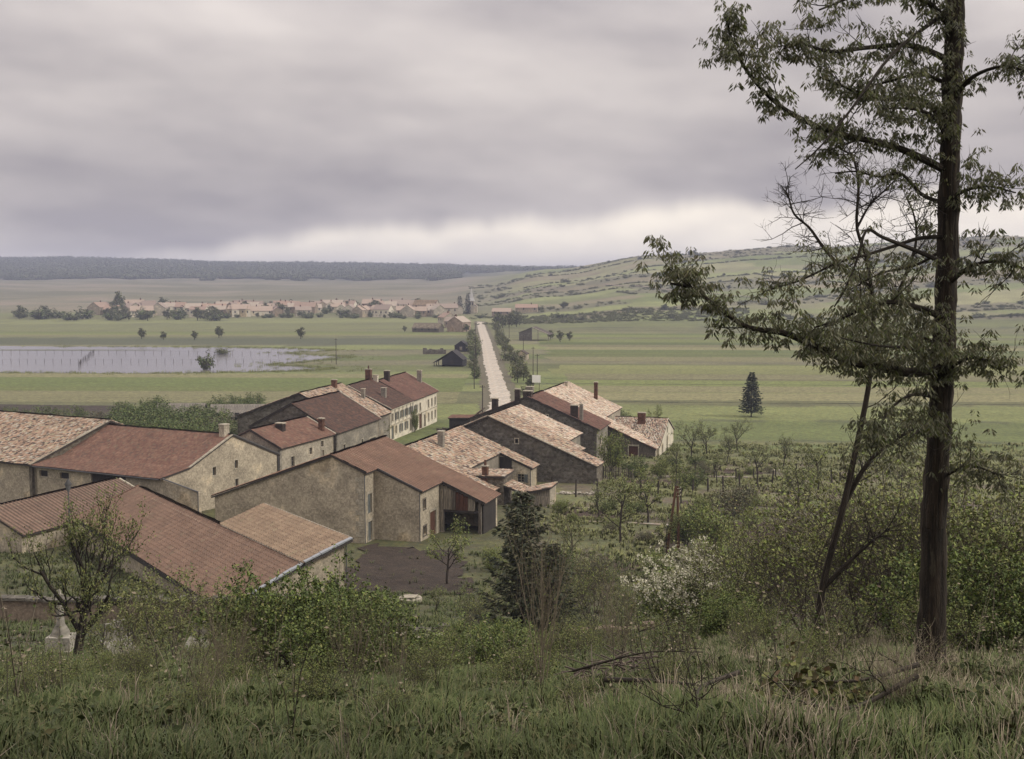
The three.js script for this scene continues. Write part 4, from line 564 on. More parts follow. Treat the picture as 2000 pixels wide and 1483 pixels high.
plantKind('shrubB', { seed: 8, len: 2.4, r: 0.026, stems: 8, fan: 0.6, levels: 3, kids: [6, 5, 3], spread: [0.75, 0.8, 0.8], ratio: [0.48, 0.6, 0.6], bare: 0.15, leaves: 8, leaf: 0.075, pal: 'spring', pal2: 'olive', mix: 0.5, scatter: 0.14 });
plantKind('shrubC', { seed: 9, len: 2.6, r: 0.028, stems: 7, fan: 0.55, levels: 3, kids: [6, 5, 3], spread: [0.7, 0.8, 0.8], ratio: [0.5, 0.6, 0.6], bare: 0.2, leaves: 4, leaf: 0.075, pal: 'spring', pal2: 'yellow', mix: 0.4, scatter: 0.14 });
plantKind('sapling', { seed: 10, len: 3.2, r: 0.028, stems: 3, fan: 0.22, levels: 2, kids: [11, 4], spread: [0.7, 0.7], ratio: [0.26, 0.6], bare: 0.25, leaves: 9, leaf: 0.09, pal: 'yellow', pal2: 'olive', mix: 0.5, scatter: 0.12 });
plantKind('twiggy', { seed: 13, len: 3.2, r: 0.020, stems: 9, fan: 0.35, levels: 2, kids: [7, 3], spread: [0.45, 0.5], ratio: [0.36, 0.6], bare: 0.3, leaves: 2, leaf: 0.06, pal: 'olive', pal2: 'yellow', barkMat: M.twigPale, scatter: 0.06, gnarl: 0.15 });
plantKind('farTree', { seed: 14, len: 3.0, r: 0.14, levels: 2, kids: [9, 6], spread: [0.8, 0.8], ratio: [0.55, 0.6], bare: 0.25, leaves: 12, leaf: 0.5, pal: 'dusk', pal2: 'olive', scatter: 0.7, barkMat: M.bark, leafLevels: 1 });
plantKind('farBush', { seed: 15, len: 2.0, r: 0.06, stems: 6, fan: 0.85, levels: 1, kids: [7], spread: [0.8], ratio: [0.55], bare: 0.1, leaves: 12, leaf: 0.42, pal: 'dusk', pal2: 'deep', mix: 0.4, scatter: 0.6, leafLevels: 1 });
plantKind('farBush2', { seed: 16, len: 2.0, r: 0.06, stems: 6, fan: 0.9, levels: 1, kids: [7], spread: [0.8], ratio: [0.6], bare: 0.1, leaves: 10, leaf: 0.40, pal: 'olive', pal2: 'dusk', mix: 0.5, scatter: 0.6, leafLevels: 1 });
// conifer: whorls of boughs, each a spine with hanging sprays
function conifer(o) {
  const r = rng(o.seed), wood = new Geo(), crown = new Geo(), pal = GREEN[o.pal ?? 'fir']; wood.tube([V(0, -0.2, 0), V(0, o.h * 0.5, 0), V(0, o.h, 0)], [o.r, o.r * 0.6, 0.01], 7);
  const n = o.whorls; for (let w = 0; w < n; w++) {
    const t = lerp(o.bare ?? 0.12, 0.985, w / (n - 1)), y = t * o.h, L = o.w * Math.pow(1 - t, o.pow ?? 0.85) * (0.8 + 0.4 * r()) + 0.12 * o.w * (t > 0.9 ? 0.3 : 1), k = o.boughs ?? 7;
    for (let b = 0; b < k; b++) {
      const az = (b + r() * 0.8) / k * Math.PI * 2 + w, l = L * (0.65 + 0.5 * r()), dy = (o.dip ?? -0.1) + 0.15 * r(), e = V(Math.cos(az), dy, Math.sin(az)), p0 = V(0, y, 0), p1 = p0.clone().addScaledVector(e, l * 0.6).add(V(0, -0.06 * l, 0)), p2 = p0.clone().addScaledVector(e, l).add(V(0, 0.02 * l, 0)); wood.tube([p0, p1, p2], [o.r * 0.16, o.r * 0.1, 0.004], 3);
      const m = Math.ceil(o.sprays * (0.4 + l / o.w)); for (let i = 0; i < m; i++) { const f = 0.12 + 0.9 * r(), q = f < 0.6 ? p0.clone().lerp(p1, f / 0.6) : p1.clone().lerp(p2, Math.min(1, (f - 0.6) / 0.4)), s = o.spray * (0.6 + 0.7 * r()), sd = r() < 0.5 ? -1 : 1; leaf(crown, q.x + (r() - 0.5) * 0.1, q.y + (r() - 0.5) * 0.12, q.z + (r() - 0.5) * 0.1, e.x * 0.6 - e.z * sd * r(), -0.5 * r() + 0.1, e.z * 0.6 + e.x * sd * r(), s, s * 0.34, lc(pal, r), r); }
    }
  }
  return { wg: wood.build(), cg: crown.build(), top: o.h, o: { stems: 1, barkMat: M.bark } };
}
protos.spruce = conifer({ seed: 21, h: 9, w: 2.5, r: 0.14, whorls: 26, boughs: 8, sprays: 22, spray: 0.5, bare: 0.13 });
GREEN.juniper = [[0.040, 0.050, 0.024], [0.055, 0.062, 0.030], [0.030, 0.038, 0.020], [0.085, 0.080, 0.040]];
protos.juniper = conifer({ seed: 22, h: 8, w: 1.9, r: 0.12, whorls: 30, boughs: 7, sprays: 30, spray: 0.30, bare: 0.04, pow: 0.5, dip: 0.25, pal: 'juniper' });
// ---- single trees and bushes of the middle ground
const tP = (a) => plant(...a);
plant('orchardA', 'orchard_tree', 'small fruit tree in fresh leaf on the lawn before the big barn', 'tree', -5.3, -86, 5.8, 0.4);
plant('orchardB', 'orchard_tree', 'very small bare fruit tree on the lawn near the well', 'tree', -5.2, -71, 2.6, 1.2);
plant('juniper', 'evergreen_tree', 'tall dark ragged evergreen in the middle below the barn', 'tree', 0.5, -52, 8.4, 0.3, null, 0.92);
plant('juniper', 'evergreen_tree', 'shorter dark evergreen beside the tall ragged one', 'tree', 1.9, -50, 5.6, 2.0, null, 1.0);
plant('spruce', 'spruce_tree', 'lone dark spruce standing at the edge of the right meadow', 'tree', 52.9, -236, 10.0, 0.5);
for (const [k, x, z, h, lab] of [
  ['orchardC', 10.8, -105, 6.9, 'fruit tree with forked trunk in the garden behind the telegraph pole'], ['orchardA', 14.9, -116, 6.6, 'leafy fruit tree beyond the forked one in the garden'], ['orchardB', 9.7, -118, 4.6, 'sparse fruit tree beside the stone barn garden fence'], ['orchardA', 20.4, -128, 5.4, 'fruit tree behind the bushes right of the telegraph pole'],
  ['orchardB', 28.2, -146, 4.9, 'round green fruit tree by the garden path'], ['orchardC', 5.5, -95, 4.6, 'yellowish young tree just below the outhouse'], ['orchardC', 14.6, -100, 4.4, 'young tree close by the leaning telegraph pole'],
]) plant(k, 'orchard_tree', lab, 'tree', x, z, h, x, 'garden fruit trees');
for (const [x, z, h, k] of [[32.5, -120, 6.6, 'orchardC'], [34.7, -150, 5.4, 'orchardB'], [33.4, -165, 5.6, 'orchardB'], [29.0, -172, 6.6, 'orchardB'], [32.2, -176, 6.4, 'orchardB'], [38.5, -182, 6.2, 'orchardB'], [40.9, -160, 5.8, 'orchardB'], [40.5, -140, 6.4, 'orchardC'], [24.7, -160, 4.2, 'orchardC'], [50, -150, 5.6, 'orchardA'], [37, -132, 4.4, 'orchardA'], [47, -128, 6, 'orchardC'], [56, -140, 6, 'orchardA']]) plant(k, 'orchard_tree', 'thin orchard tree in the gardens right of the last house', 'tree', x, z, h, x * 1.7, 'orchard on the right');
plant('orchardA', 'garden_tree', 'wide leafy tree behind the cross wing at the meadow edge', 'tree', 28.7, -215, 5.2, 0.3); plant('bushMidA', 'garden_bush', 'dark bush behind the largest pale roof', 'bush', 22.4, -212, 4.4, 1);
plant('bushMidB', 'climbing_shrub', 'leafy shrub climbing the back wall of the narrow house', 'bush', 14.6, -157.5, 6.6, 0.4, null, 0.7);
for (const [k, x, z, h, lab] of [['bushMidB', 18.4, -100, 5.4, 'tall green bush right behind the telegraph pole'], ['bushMidA', 17.0, -103, 4.0, 'dark green bush right of the telegraph pole'], ['bushMidC', 25.5, -120, 4.6, 'brownish bush far right of the telegraph pole'], ['bushMidA', 24.3, -141, 3.0, 'low dark bush near the garden path'], ['bushMidB', 21.0, -150, 3.2, 'light green bush below the cross wing'], ['bushMidA', 17.6, -151, 3.2, 'dark bush at the back of the stone barn'], ['bushMidC', 27.5, -153, 2.6, 'small brownish bush at the garden beds'], ['bushMidB', -24.3, -184, 5.6, 'dense green bush against the mossy roofed house'], ['bushMidA', -26.9, -167.5, 4.4, 'dark ivy bush at the wall of the mossy roofed house'], ['bushMidA', 3.6, -88, 3.0, 'dark bush under the cart shed roof'], ['bushMidB', -1.5, -92, 2.4, 'light green bush at the mouth of the cart shed'], ['bushMidC', 6.5, -84, 3.4, 'brownish bush below the outhouse garden'], ['bushMidB', 12.0, -88, 3.0, 'green bush in front of the forked fruit tree']]) plant(k, 'garden_bush', lab, 'bush', x, z, h, x);
for (const [x, z, h] of [[-81, -225, 5], [-78, -231, 5.4], [-66, -205, 5.2], [-59, -195, 5.2], [-62, -216, 5.4], [-55, -200, 4.8], [-83, -214, 4.4], [-47, -182, 4.8], [-61, -182, 5.6], [-61, -251, 4.2], [-65, -242, 4.6], [-81, -200, 4.4], [-53, -172, 5.6], [-72, -190, 5.2], [-90, -218, 4.6], [-70, -215, 5], [-98, -208, 4.4], [-68, -178, 5.2], [-76, -176, 4.6], [-105, -222, 4], [-50, -190, 4.6], [-58, -238, 4.4], [-64, -196, 6], [-57, -188, 6], [-70, -200, 6.2], [-76, -207, 6], [-52, -180, 6], [-66, -188, 5.6], [-60, -206, 6], [-87, -206, 5], [-94, -214, 5], [-48, -174, 5.6], [-57, -176, 6], [-74, -220, 5.6]]) plant(['bushMidA', 'bushMidA', 'bushMidA', 'bushMidC'][Math.abs(Math.round(x)) % 4], 'orchard_bush', 'dark leafy bush in the thicket behind the long barn', 'bush', x, z, h, x * 3, 'bushes behind the long barn', 1.3);

// ---- cemetery corner, left
plantKind('oldTree', { seed: 33, len: 3.6, r: 0.30, levels: 4, kids: [7, 5, 4, 3], spread: [0.75, 0.7, 0.7, 0.7], ratio: [0.75, 0.62, 0.58, 0.55], bare: 0.22, gnarl: 0.55, leaves: 14, leaf: 0.115, pal: 'olive', pal2: 'yellow', mix: 0.3, barkMat: M.bark, scatter: 0.3, lean: 0.12 });
plant('oldTree', 'old_tree', 'gnarled dark tree with thin new leaves in the cemetery corner', 'tree', -19.2, -46, 8.2, 0.6, null, 0.66);
for (const [x, z, h, k] of [[-13, -38, 3.8, 'sapling'], [-11.5, -36, 3.5, 'sapling'], [-11.8, -40, 3.9, 'sapling'], [-10.2, -37, 3.4, 'sapling'], [-15.0, -42, 3.6, 'sapling'], [-9.2, -35, 3.0, 'sapling'], [-13.4, -34, 2.6, 'sapling'], [-12.2, -33, 2.6, 'sapling'], [-10.4, -32, 2.6, 'sapling']]) plant(k, 'sapling', 'slender light green sapling in front of the cemetery', 'sapling', x, z, h, x * 2, 'saplings by the cemetery');
// ---- bushes on the near slope
for (const [k, x, z, h, w, lab] of [['shrubA', -4.3, -21, 2.75, 0.9, 'largest round dense green bush in front of the low outbuilding'], ['shrubA', -3.55, -21.5, 2.3, 0.9, 'dense green bush right beside the largest round one'], ['shrubB', -5.0, -20.0, 1.5, 0.95, 'lower light bush left of the largest round one'], ['shrubA', -2.9, -18.5, 1.8, 1.1, 'low dark bush at the foot of the round green bushes'], ['shrubC', -1.9, -55, 4.0, 1.0, 'loose olive bush left of the tall evergreen'], ['shrubB', -2.9, -50, 2.4, 1.0, 'light green bush below the small fruit tree'], ['shrubB', -0.9, -46, 1.9, 1.1, 'bushy tuft at the foot of the tall evergreen'], ['shrubC', 4.7, -60, 5.8, 0.85, 'tall thin yellowish bush right of the evergreen'], ['shrubB', 3.3, -66, 4.3, 0.9, 'loose bush behind the evergreen'], ['shrubC', 6.1, -58, 4.0, 0.9, 'sparse bush above the pale rubble path']]) plant(k, 'slope_bush', lab, 'bush', x, z, h, x * 2.2, null, w);
{ const r = rng(77); for (let i = 0; i < 30; i++) { const z = -(86 + 84 * r()), u = lerp(0.035, 0.27, r()), x = -z * u; if (z < -132 && u < 0.13) continue; plant(['bushMidB', 'bushMidC', 'bushMidA', 'bushMidB'][i % 4], 'garden_shrub', 'small loose shrub among the gardens right of the houses', 'bush', x, z, 1.2 + 2.2 * r() * r(), r() * 6, 'shrubs scattered in the gardens', 1.25); } }
// blossoming bush
plantKind('blossom', { seed: 41, len: 2.4, r: 0.03, stems: 9, fan: 0.6, levels: 3, kids: [6, 5, 3], spread: [0.75, 0.8, 0.8], ratio: [0.5, 0.6, 0.6], bare: 0.15, leaves: 10, leaf: 0.09, pal: 'spring', pal2: 'deep', mix: 0.4, scatter: 0.14 });
{ const b = plant('blossom', 'blossom_bush', 'bush with white blossom on its upper sprays', 'bush', 5.5, -34, 3.5, 0.4, null, 1.05), g = new Geo(), r = rng(44), pos = protos.blossom.cg.attributes.position, top = protos.blossom.top; for (let i = 0; i < pos.count; i += 4) if (pos.getY(i) > top * (0.45 + 0.4 * r()) && r() < 0.5) for (let k = 0; k < 8; k++) leaf(g, pos.getX(i) + (r() - 0.5) * 0.16, pos.getY(i) + (r() - 0.3) * 0.16, pos.getZ(i) + (r() - 0.5) * 0.16, r() - 0.5, r() - 0.2, r() - 0.5, 0.07, 0.06, lc(GREEN.white, r), r); part('blossom', g.build(), M.leaf, b); }
for (const [x, z, h, k] of [[6.9, -34, 4.4, 'shrubC'], [7.3, -31, 4.9, 'shrubC'], [7.6, -27, 4.4, 'shrubC'], [7.4, -22.5, 4.2, 'shrubC'], [9.4, -26, 5.4, 'shrubC'], [4.9, -20.5, 1.3, 'shrubB'], [5.2, -25, 1.5, 'shrubA'], [5.9, -19, 1.6, 'shrubC'], [8.8, -21, 4.2, 'shrubC'], [9.6, -20.5, 3.9, 'shrubB'], [11.0, -30, 5.0, 'shrubC'], [11.8, -27, 5.0, 'shrubB'], [9.8, -40, 5, 'shrubC'], [6.2, -29, 2.2, 'shrubB'], [12.2, -36, 5.5, 'shrubC'], [7.0, -17.5, 1.7, 'shrubB'], [8.0, -19, 2.4, 'shrubA'], [10.2, -34, 4.6, 'shrubC']]) plant(k, 'thicket_shrub', 'leafy shrub in the thicket beside the tall trunk', 'bush', x, z, h, x * 3.1 + z, 'thicket on the right slope', 0.95 + 0.25 * ((x * 7) % 1));
plant('twiggy', 'bare_shrub', 'cluster of tall pale bare stems before the evergreen', 'shrub', 0.42, -15, 3.0, 0.2, null, 0.62); plant('twiggy', 'bare_shrub', 'thin bare stems in the grass left of the evergreen stems', 'shrub', -2.2, -14, 1.7, 1.3, null, 0.7); plant('twiggy', 'bare_shrub', 'bare stems in the lower left grass before the round bushes', 'shrub', -4.0, -14.5, 1.6, 2.3, null, 0.8); plant('twiggy', 'bare_shrub', 'low tangle of dry stems in the bottom right corner', 'shrub', 3.6, -9.6, 0.8, 3.3, null, 1.6); plant('twiggy', 'bare_shrub', 'low tangle of dry stems at the foot of the tall trunk', 'shrub', 4.6, -11.8, 0.9, 5.3, null, 1.7); plant('twiggy', 'bare_shrub', 'thin dry stems at the bottom left of the slope', 'shrub', -3.4, -11.5, 1.1, 0.3, null, 0.8); plant('twiggy', 'bare_shrub', 'thin dry stems at the bottom centre of the slope', 'shrub', -1.3, -11.8, 1.2, 5.1, null, 0.6); plant('twiggy', 'bare_shrub', 'bare twigs standing right of the pale stems', 'shrub', 1.9, -18.5, 2.3, 4.3, null, 0.6);
for (const [x, z, h, k] of [[-10.4, -24, 0.7, 'shrubC'], [-8.5, -22, 0.8, 'shrubB'], [-6.8, -19, 0.9, 'shrubC'], [-11.8, -27, 0.7, 'shrubB'], [-7.5, -25, 1.0, 'shrubC'], [-9.6, -20, 0.7, 'shrubC'], [-1.6, -21, 1.2, 'shrubB'], [-0.6, -26, 1.5, 'shrubA'], [-0.2, -33, 1.8, 'shrubA'], [1.3, -30, 1.6, 'shrubB'], [-1.9, -32, 1.6, 'shrubB'], [2.6, -25, 1.2, 'shrubC'], [2.2, -38, 2.0, 'shrubC'], [-3.9, -40, 1.6, 'shrubB'], [-6.4, -44, 1.8, 'shrubC'], [3.2, -46, 2.2, 'shrubC'], [-5.6, -15.5, 0.9, 'shrubC'], [-3.6, -13.5, 0.7, 'shrubB'], [-1.4, -15, 0.9, 'shrubC'], [0.2, -16.5, 0.9, 'shrubB'], [-7.2, -16.5, 0.9, 'shrubB'], [3.4, -15.5, 0.8, 'shrubC'], [4.4, -15, 0.8, 'shrubB'], [-4.8, -17.5, 1.1, 'shrubC'], [3.0, -20, 1.1, 'shrubC'], [-3.2, -10.5, 0.6, 'shrubC'], [-1.2, -10, 0.5, 'shrubC'], [-2.3, -12.2, 0.8, 'shrubB'], [-4.6, -12.4, 0.7, 'shrubC'], [0.7, -11.5, 0.6, 'shrubC'], [1.9, -12.6, 0.7, 'shrubC'], [-6.0, -13.2, 0.8, 'shrubC'], [3.4, -11.8, 0.6, 'shrubC']]) plant(k, 'low_bush', 'low straggling bush on the grassy near slope', 'bush', x, z, h, x * 1.3 + z, 'low bushes on the slope', 1.3);
plantKind('mapleShoot', { seed: 51, len: 0.8, r: 0.012, stems: 5, fan: 0.7, levels: 1, kids: [4], spread: [0.8], ratio: [0.5], bare: 0.3, leaves: 8, leaf: 0.11, leafW: 0.9, pal: 'yellow', pal2: 'reddish', mix: 0.3, scatter: 0.12, leafLevels: 1 });
for (const [x, z, h] of [[2.45, -9.6, 0.55], [2.9, -10.4, 0.7], [3.2, -9.8, 0.5]]) plant('mapleShoot', 'young_shoots', 'young yellow green shoots in the foreground grass', 'shoots', x, z, h, x * 9, 'young shoots in the grass');

// ---- the tall tree at the right edge, and the bare one behind it
function limb(g, pts, r0, r1, sides = 6) { const c = new THREE.CatmullRomCurve3(pts.map((q) => V(...q))), n = pts.length * 3, P = c.getPoints(n), R = P.map((_, i) => lerp(r0, r1, Math.pow(i / n, 0.8))); g.tube(P, R, sides); return P; }
function twigs(g, P, r, n, len, rad, from = 0.15, depth = 1, ends = null) { for (let i = 0; i < n; i++) { const t = lerp(from, 1, r()), k = Math.min(P.length - 2, Math.floor(t * (P.length - 1))), s = P[k].clone(), D = P[k + 1].clone().sub(P[k]).normalize(), e = V(r() - 0.5, r() - 0.42, r() - 0.5).normalize(); const d = D.multiplyScalar(0.6).add(e).normalize(), L = len * (0.5 + r()), q = [s]; for (let j = 1; j <= 4; j++) { d.x += (r() - 0.5) * 0.5; d.y += (r() - 0.45) * 0.5; d.z += (r() - 0.5) * 0.5; d.normalize(); q.push(q[j - 1].clone().addScaledVector(d, L / 4)); } g.tube(q, [rad, rad * 0.8, rad * 0.65, rad * 0.5, rad * 0.3], 4); if (ends) ends.push(q); if (depth > 1) twigs(g, q, r, 4, len * 0.5, rad * 0.55, 0.3, depth - 1, ends); } }
{
  const base = [5.21, ground(5.21, -13) - 0.1, -13], T = thing('tall_tree', 'tall dark trunked tree with drooping leafy branches at the right edge', 'tree', base), o = (p) => [p[0] - base[0], p[1] - base[1], p[2] - base[2]], r = rng(61);
  const tg = new Geo(), pts = [[5.21, 25.0, -13], [5.21, 26.0, -13], [5.19, 27.2, -13], [5.21, 28.1, -13], [5.23, 29.4, -13], [5.23, 30.6, -13], [5.22, 31.8, -13], [5.22, 33, -13], [5.2, 34.5, -13], [5.15, 36.5, -13], [5.2, 39, -13]].map(o);
  const c = new THREE.CatmullRomCurve3(pts.map((q) => V(...q))), P = c.getPoints(160), R = P.map((p, i) => (0.16 - 0.0005 * i + 0.06 * Math.exp(-i / 8)) * (1 + 0.05 * n2(i * 0.15, 3))); tg.tube(P, R, 26); for (let i = 0; i < tg.k; i++) { const a = i * 3, f = 0.016 * n3(tg.p[a] * 9, tg.p[a + 1] * 2.2, tg.p[a + 2] * 9) + 0.010 * n3(tg.p[a] * 26, tg.p[a + 1] * 5, tg.p[a + 2] * 26); tg.p[a] += tg.n[a] * f; tg.p[a + 2] += tg.n[a + 2] * f; } part('trunk', tg.build(), M.bark, T);
  const BR = [
    [[[5.22, 28.98, -13], [4.83, 28.92, -12.8], [4.42, 28.98, -12.5], [3.84, 29.10, -12.2], [3.43, 29.26, -12], [2.98, 29.44, -11.8], [2.54, 29.51, -11.6], [2.19, 29.73, -11.5], [1.87, 29.94, -11.4], [1.67, 29.98, -11.4]], 0.075, 0.012, 150, 0.36, 1],
    [[[5.19, 31.31, -13], [4.81, 31.44, -12.8], [4.44, 31.54, -12.6], [4.07, 31.59, -12.4], [3.66, 31.64, -12.2], [3.29, 31.72, -12], [2.89, 31.88, -11.8], [2.63, 32.08, -11.7], [2.43, 32.29, -11.6], [2.29, 32.53, -11.5], [2.23, 32.76, -11.5]], 0.05, 0.012, 120, 0.32, 1],
    [[[5.15, 33.18, -13], [4.68, 32.86, -12.6], [4.20, 32.49, -12.2], [3.65, 31.84, -11.8], [3.26, 31.41, -11.6], [2.99, 31.18, -11.5]], 0.03, 0.006, 4, 0.15, 0],
    [[[5.21, 32.59, -13], [4.61, 32.71, -12.7], [4.07, 32.65, -12.5], [3.52, 32.54, -12.2], [3.12, 32.58, -12], [2.96, 32.53, -12]], 0.04, 0.01, 75, 0.3, 1],
    [[[5.20, 31.82, -13], [4.93, 32.18, -13.2], [4.60, 32.20, -13.3], [4.32, 32.27, -13.4], [4.03, 32.41, -13.5], [3.80, 32.53, -13.6]], 0.04, 0.01, 40, 0.3, 1],
    [[[5.22, 30.21, -13], [4.77, 30.33, -12.6], [4.41, 30.42, -12.3], [4.12, 30.50, -12.1], [3.93, 30.57, -12], [3.81, 30.28, -11.9], [3.69, 29.94, -11.9], [3.56, 29.72, -11.9]], 0.032, 0.008, 8, 0.2, 0],
    [[[5.21, 30.54, -13], [4.82, 30.51, -12.8], [4.45, 30.41, -12.6], [4.05, 30.30, -12.4], [3.70, 30.22, -12.2], [3.20, 30.01, -12], [2.94, 29.94, -11.9], [2.74, 29.89, -11.8]], 0.028, 0.006, 22, 0.2, 0.75],
    [[[5.21, 29.57, -13], [4.73, 29.70, -12.6], [4.32, 29.77, -12.3], [3.94, 29.72, -12], [3.59, 29.58, -11.8], [3.29, 29.50, -11.7]], 0.045, 0.01, 85, 0.34, 1],
    [[[5.22, 28.57, -13], [4.69, 28.70, -12.4], [4.31, 28.63, -12], [4.01, 28.45, -11.6], [3.84, 28.20, -11.4]], 0.03, 0.006, 40, 0.25, 0.5],
    [[[5.20, 32.95, -13], [4.86, 33.19, -12.8], [4.40, 33.28, -12.5], [3.84, 33.15, -12.2], [3.34, 32.94, -12]], 0.04, 0.01, 80, 0.3, 1],
    [[[5.21, 30.92, -13], [5.01, 31.06, -13.3], [4.82, 31.33, -13.5], [4.64, 31.31, -13.7], [4.38, 31.40, -13.9], [4.15, 31.38, -14]], 0.03, 0.008, 26, 0.25, 1],
    [[[5.21, 32.12, -13], [5.29, 32.34, -12.6], [5.50, 32.40, -12.3], [5.65, 32.28, -12]], 0.035, 0.01, 40, 0.3, 1],
    [[[5.22, 29.94, -13], [5.37, 30.18, -12.6], [5.59, 30.23, -12.3], [5.74, 30.11, -12]], 0.035, 0.01, 40, 0.3, 1],
    [[[5.2, 33.6, -13], [4.6, 34.2, -13.2], [3.9, 34.3, -13.5], [3.2, 34, -13.6]], 0.045, 0.01, 60, 0.35, 1],
    [[[5.2, 33.9, -13], [5.9, 34.2, -12.6], [6.6, 34.1, -12.2]], 0.04, 0.01, 40, 0.35, 1],
    [[[5.22, 31.6, -13], [4.9, 31.9, -12.7], [4.5, 31.95, -12.4], [4.1, 31.9, -12.1]], 0.03, 0.008, 60, 0.4, 1], [[[5.22, 32.3, -13], [4.95, 32.5, -13.3], [4.6, 32.45, -13.6], [4.2, 32.4, -13.8]], 0.03, 0.008, 55, 0.4, 1], [[[5.22, 29.2, -13], [4.95, 29.35, -13.3], [4.5, 29.3, -13.6], [4.0, 29.2, -13.8]], 0.03, 0.008, 60, 0.4, 1],
    [[[5.22, 29.3, -13], [4.9, 29.1, -12.5], [4.5, 29.25, -12.1], [4.0, 29.3, -11.7], [3.5, 29.4, -11.4]], 0.03, 0.008, 70, 0.42, 1], [[[5.2, 28.2, -13], [4.95, 28.35, -12.6], [4.6, 28.25, -12.2], [4.3, 28.0, -11.9]], 0.025, 0.007, 40, 0.35, 0.9], [[[5.22, 30.4, -13], [5.0, 30.2, -13.4], [4.7, 30.1, -13.8], [4.4, 29.9, -14]], 0.025, 0.007, 30, 0.4, 1],
    [[[5.22, 31.0, -13], [5.45, 31.1, -12.6], [5.7, 31.0, -12.3]], 0.03, 0.008, 40, 0.4, 1], [[[5.22, 28.9, -13], [5.45, 29.1, -12.7], [5.75, 29.0, -12.4]], 0.03, 0.008, 45, 0.4, 1], [[[5.22, 27.6, -13], [5.5, 27.8, -12.7], [5.8, 27.7, -12.5]], 0.025, 0.008, 35, 0.4, 1],
  ];
  for (const [pp, r0, r1, n, sp, lf] of BR) {
    const bg = new Geo(), B = limb(bg, pp.map(o), r0, r1, 7), ends = []; twigs(bg, B, r, lf ? 10 : 6, 0.45, r1 * 0.8, 0.1, 2, ends); const bm = part('branch', bg.build(), M.bark, T);
    if (lf) {
      const lg = new Geo(), src = [B, ...ends];
      for (let i = 0; i < n * 2.6; i++) {
        const Q = r() < 0.55 ? B : src[Math.floor(r() * src.length)], t = Q === B ? 1 - lf + lf * Math.pow(r(), 0.75) : 0.3 + 0.7 * r(), k = Math.min(Q.length - 1, Math.floor(t * Q.length)), p = Q[k], cx = p.x + (r() - 0.5) * sp, cy = p.y + (r() - 0.45) * sp * 0.9, cz = p.z + (r() - 0.5) * sp, s = 0.7 + 0.6 * r();
        for (let j = 0; j < 20; j++) { const L = 0.064 * s * (0.6 + 0.7 * r()), a = r() * 6.283; leaf(lg, cx + Math.cos(a) * 0.03, cy + (r() - 0.5) * 0.07, cz + Math.sin(a) * 0.03, Math.cos(a) * 0.6, -0.95 + 0.5 * r(), Math.sin(a) * 0.75, L, L * 0.27, lc(r() < 0.25 ? GREEN.olive : GREEN.dusk, r), r); }
      }
      part('foliage', lg.build(), M.leafThin, bm);
    }
  }
}
{
  const base = [4.77, ground(4.77, -16.5) - 0.1, -16.5], T = thing('bare_tree', 'leafless leaning tree with knobbly twigs left of the tall trunk', 'tree', base), o = (p) => [p[0] - base[0], p[1] - base[1], p[2] - base[2]], r = rng(71);
  const tg = new Geo(), tp = limb(tg, [[4.77, 23.9, -16.5], [4.87, 25.2, -16.5], [5.11, 26.42, -16.4], [5.33, 27.39, -16.5], [5.53, 28.35, -16.6], [5.55, 29.14, -16.5], [5.48, 29.77, -16.4], [5.40, 30.39, -16.5], [5.25, 30.81, -16.5], [5.22, 31.47, -16.4], [5.14, 31.89, -16.5], [4.95, 32.0, -16.5]].map(o), 0.062, 0.012, 8); twigs(tg, tp, r, 34, 0.6, 0.010, 0.35, 3); part('trunk', tg.build(), M.bark, T);
  for (const [pp, r0] of [[[[5.51, 29.61, -16.5], [5.48, 29.90, -16.5], [5.07, 30.14, -16.4], [4.73, 30.54, -16.5], [4.53, 30.81, -16.5], [4.26, 31.02, -16.4], [4.19, 31.29, -16.5], [4.08, 31.45, -16.5]], 0.04], [[[5.25, 30.81, -16.5], [5.44, 31.16, -16.5], [5.67, 31.39, -16.5], [5.89, 31.62, -16.5]], 0.02], [[[5.55, 28.98, -16.5], [5.95, 29.92, -16.5], [6.16, 30.62, -16.5], [6.11, 31.01, -16.5], [5.98, 31.28, -16.5]], 0.035], [[[5.11, 26.42, -16.5], [5.56, 27.23, -16.5], [5.95, 27.55, -16.5], [6.34, 27.79, -16.5]], 0.05], [[[4.87, 25.2, -16.5], [5.52, 25.86, -16.5], [5.91, 26.18, -16.5]], 0.05]]) { const g = new Geo(), B = limb(g, pp.map(o), r0, 0.008, 6); twigs(g, B, r, 26, 0.5, 0.009, 0.15, 3); part('branch', g.build(), M.bark, T); }
}
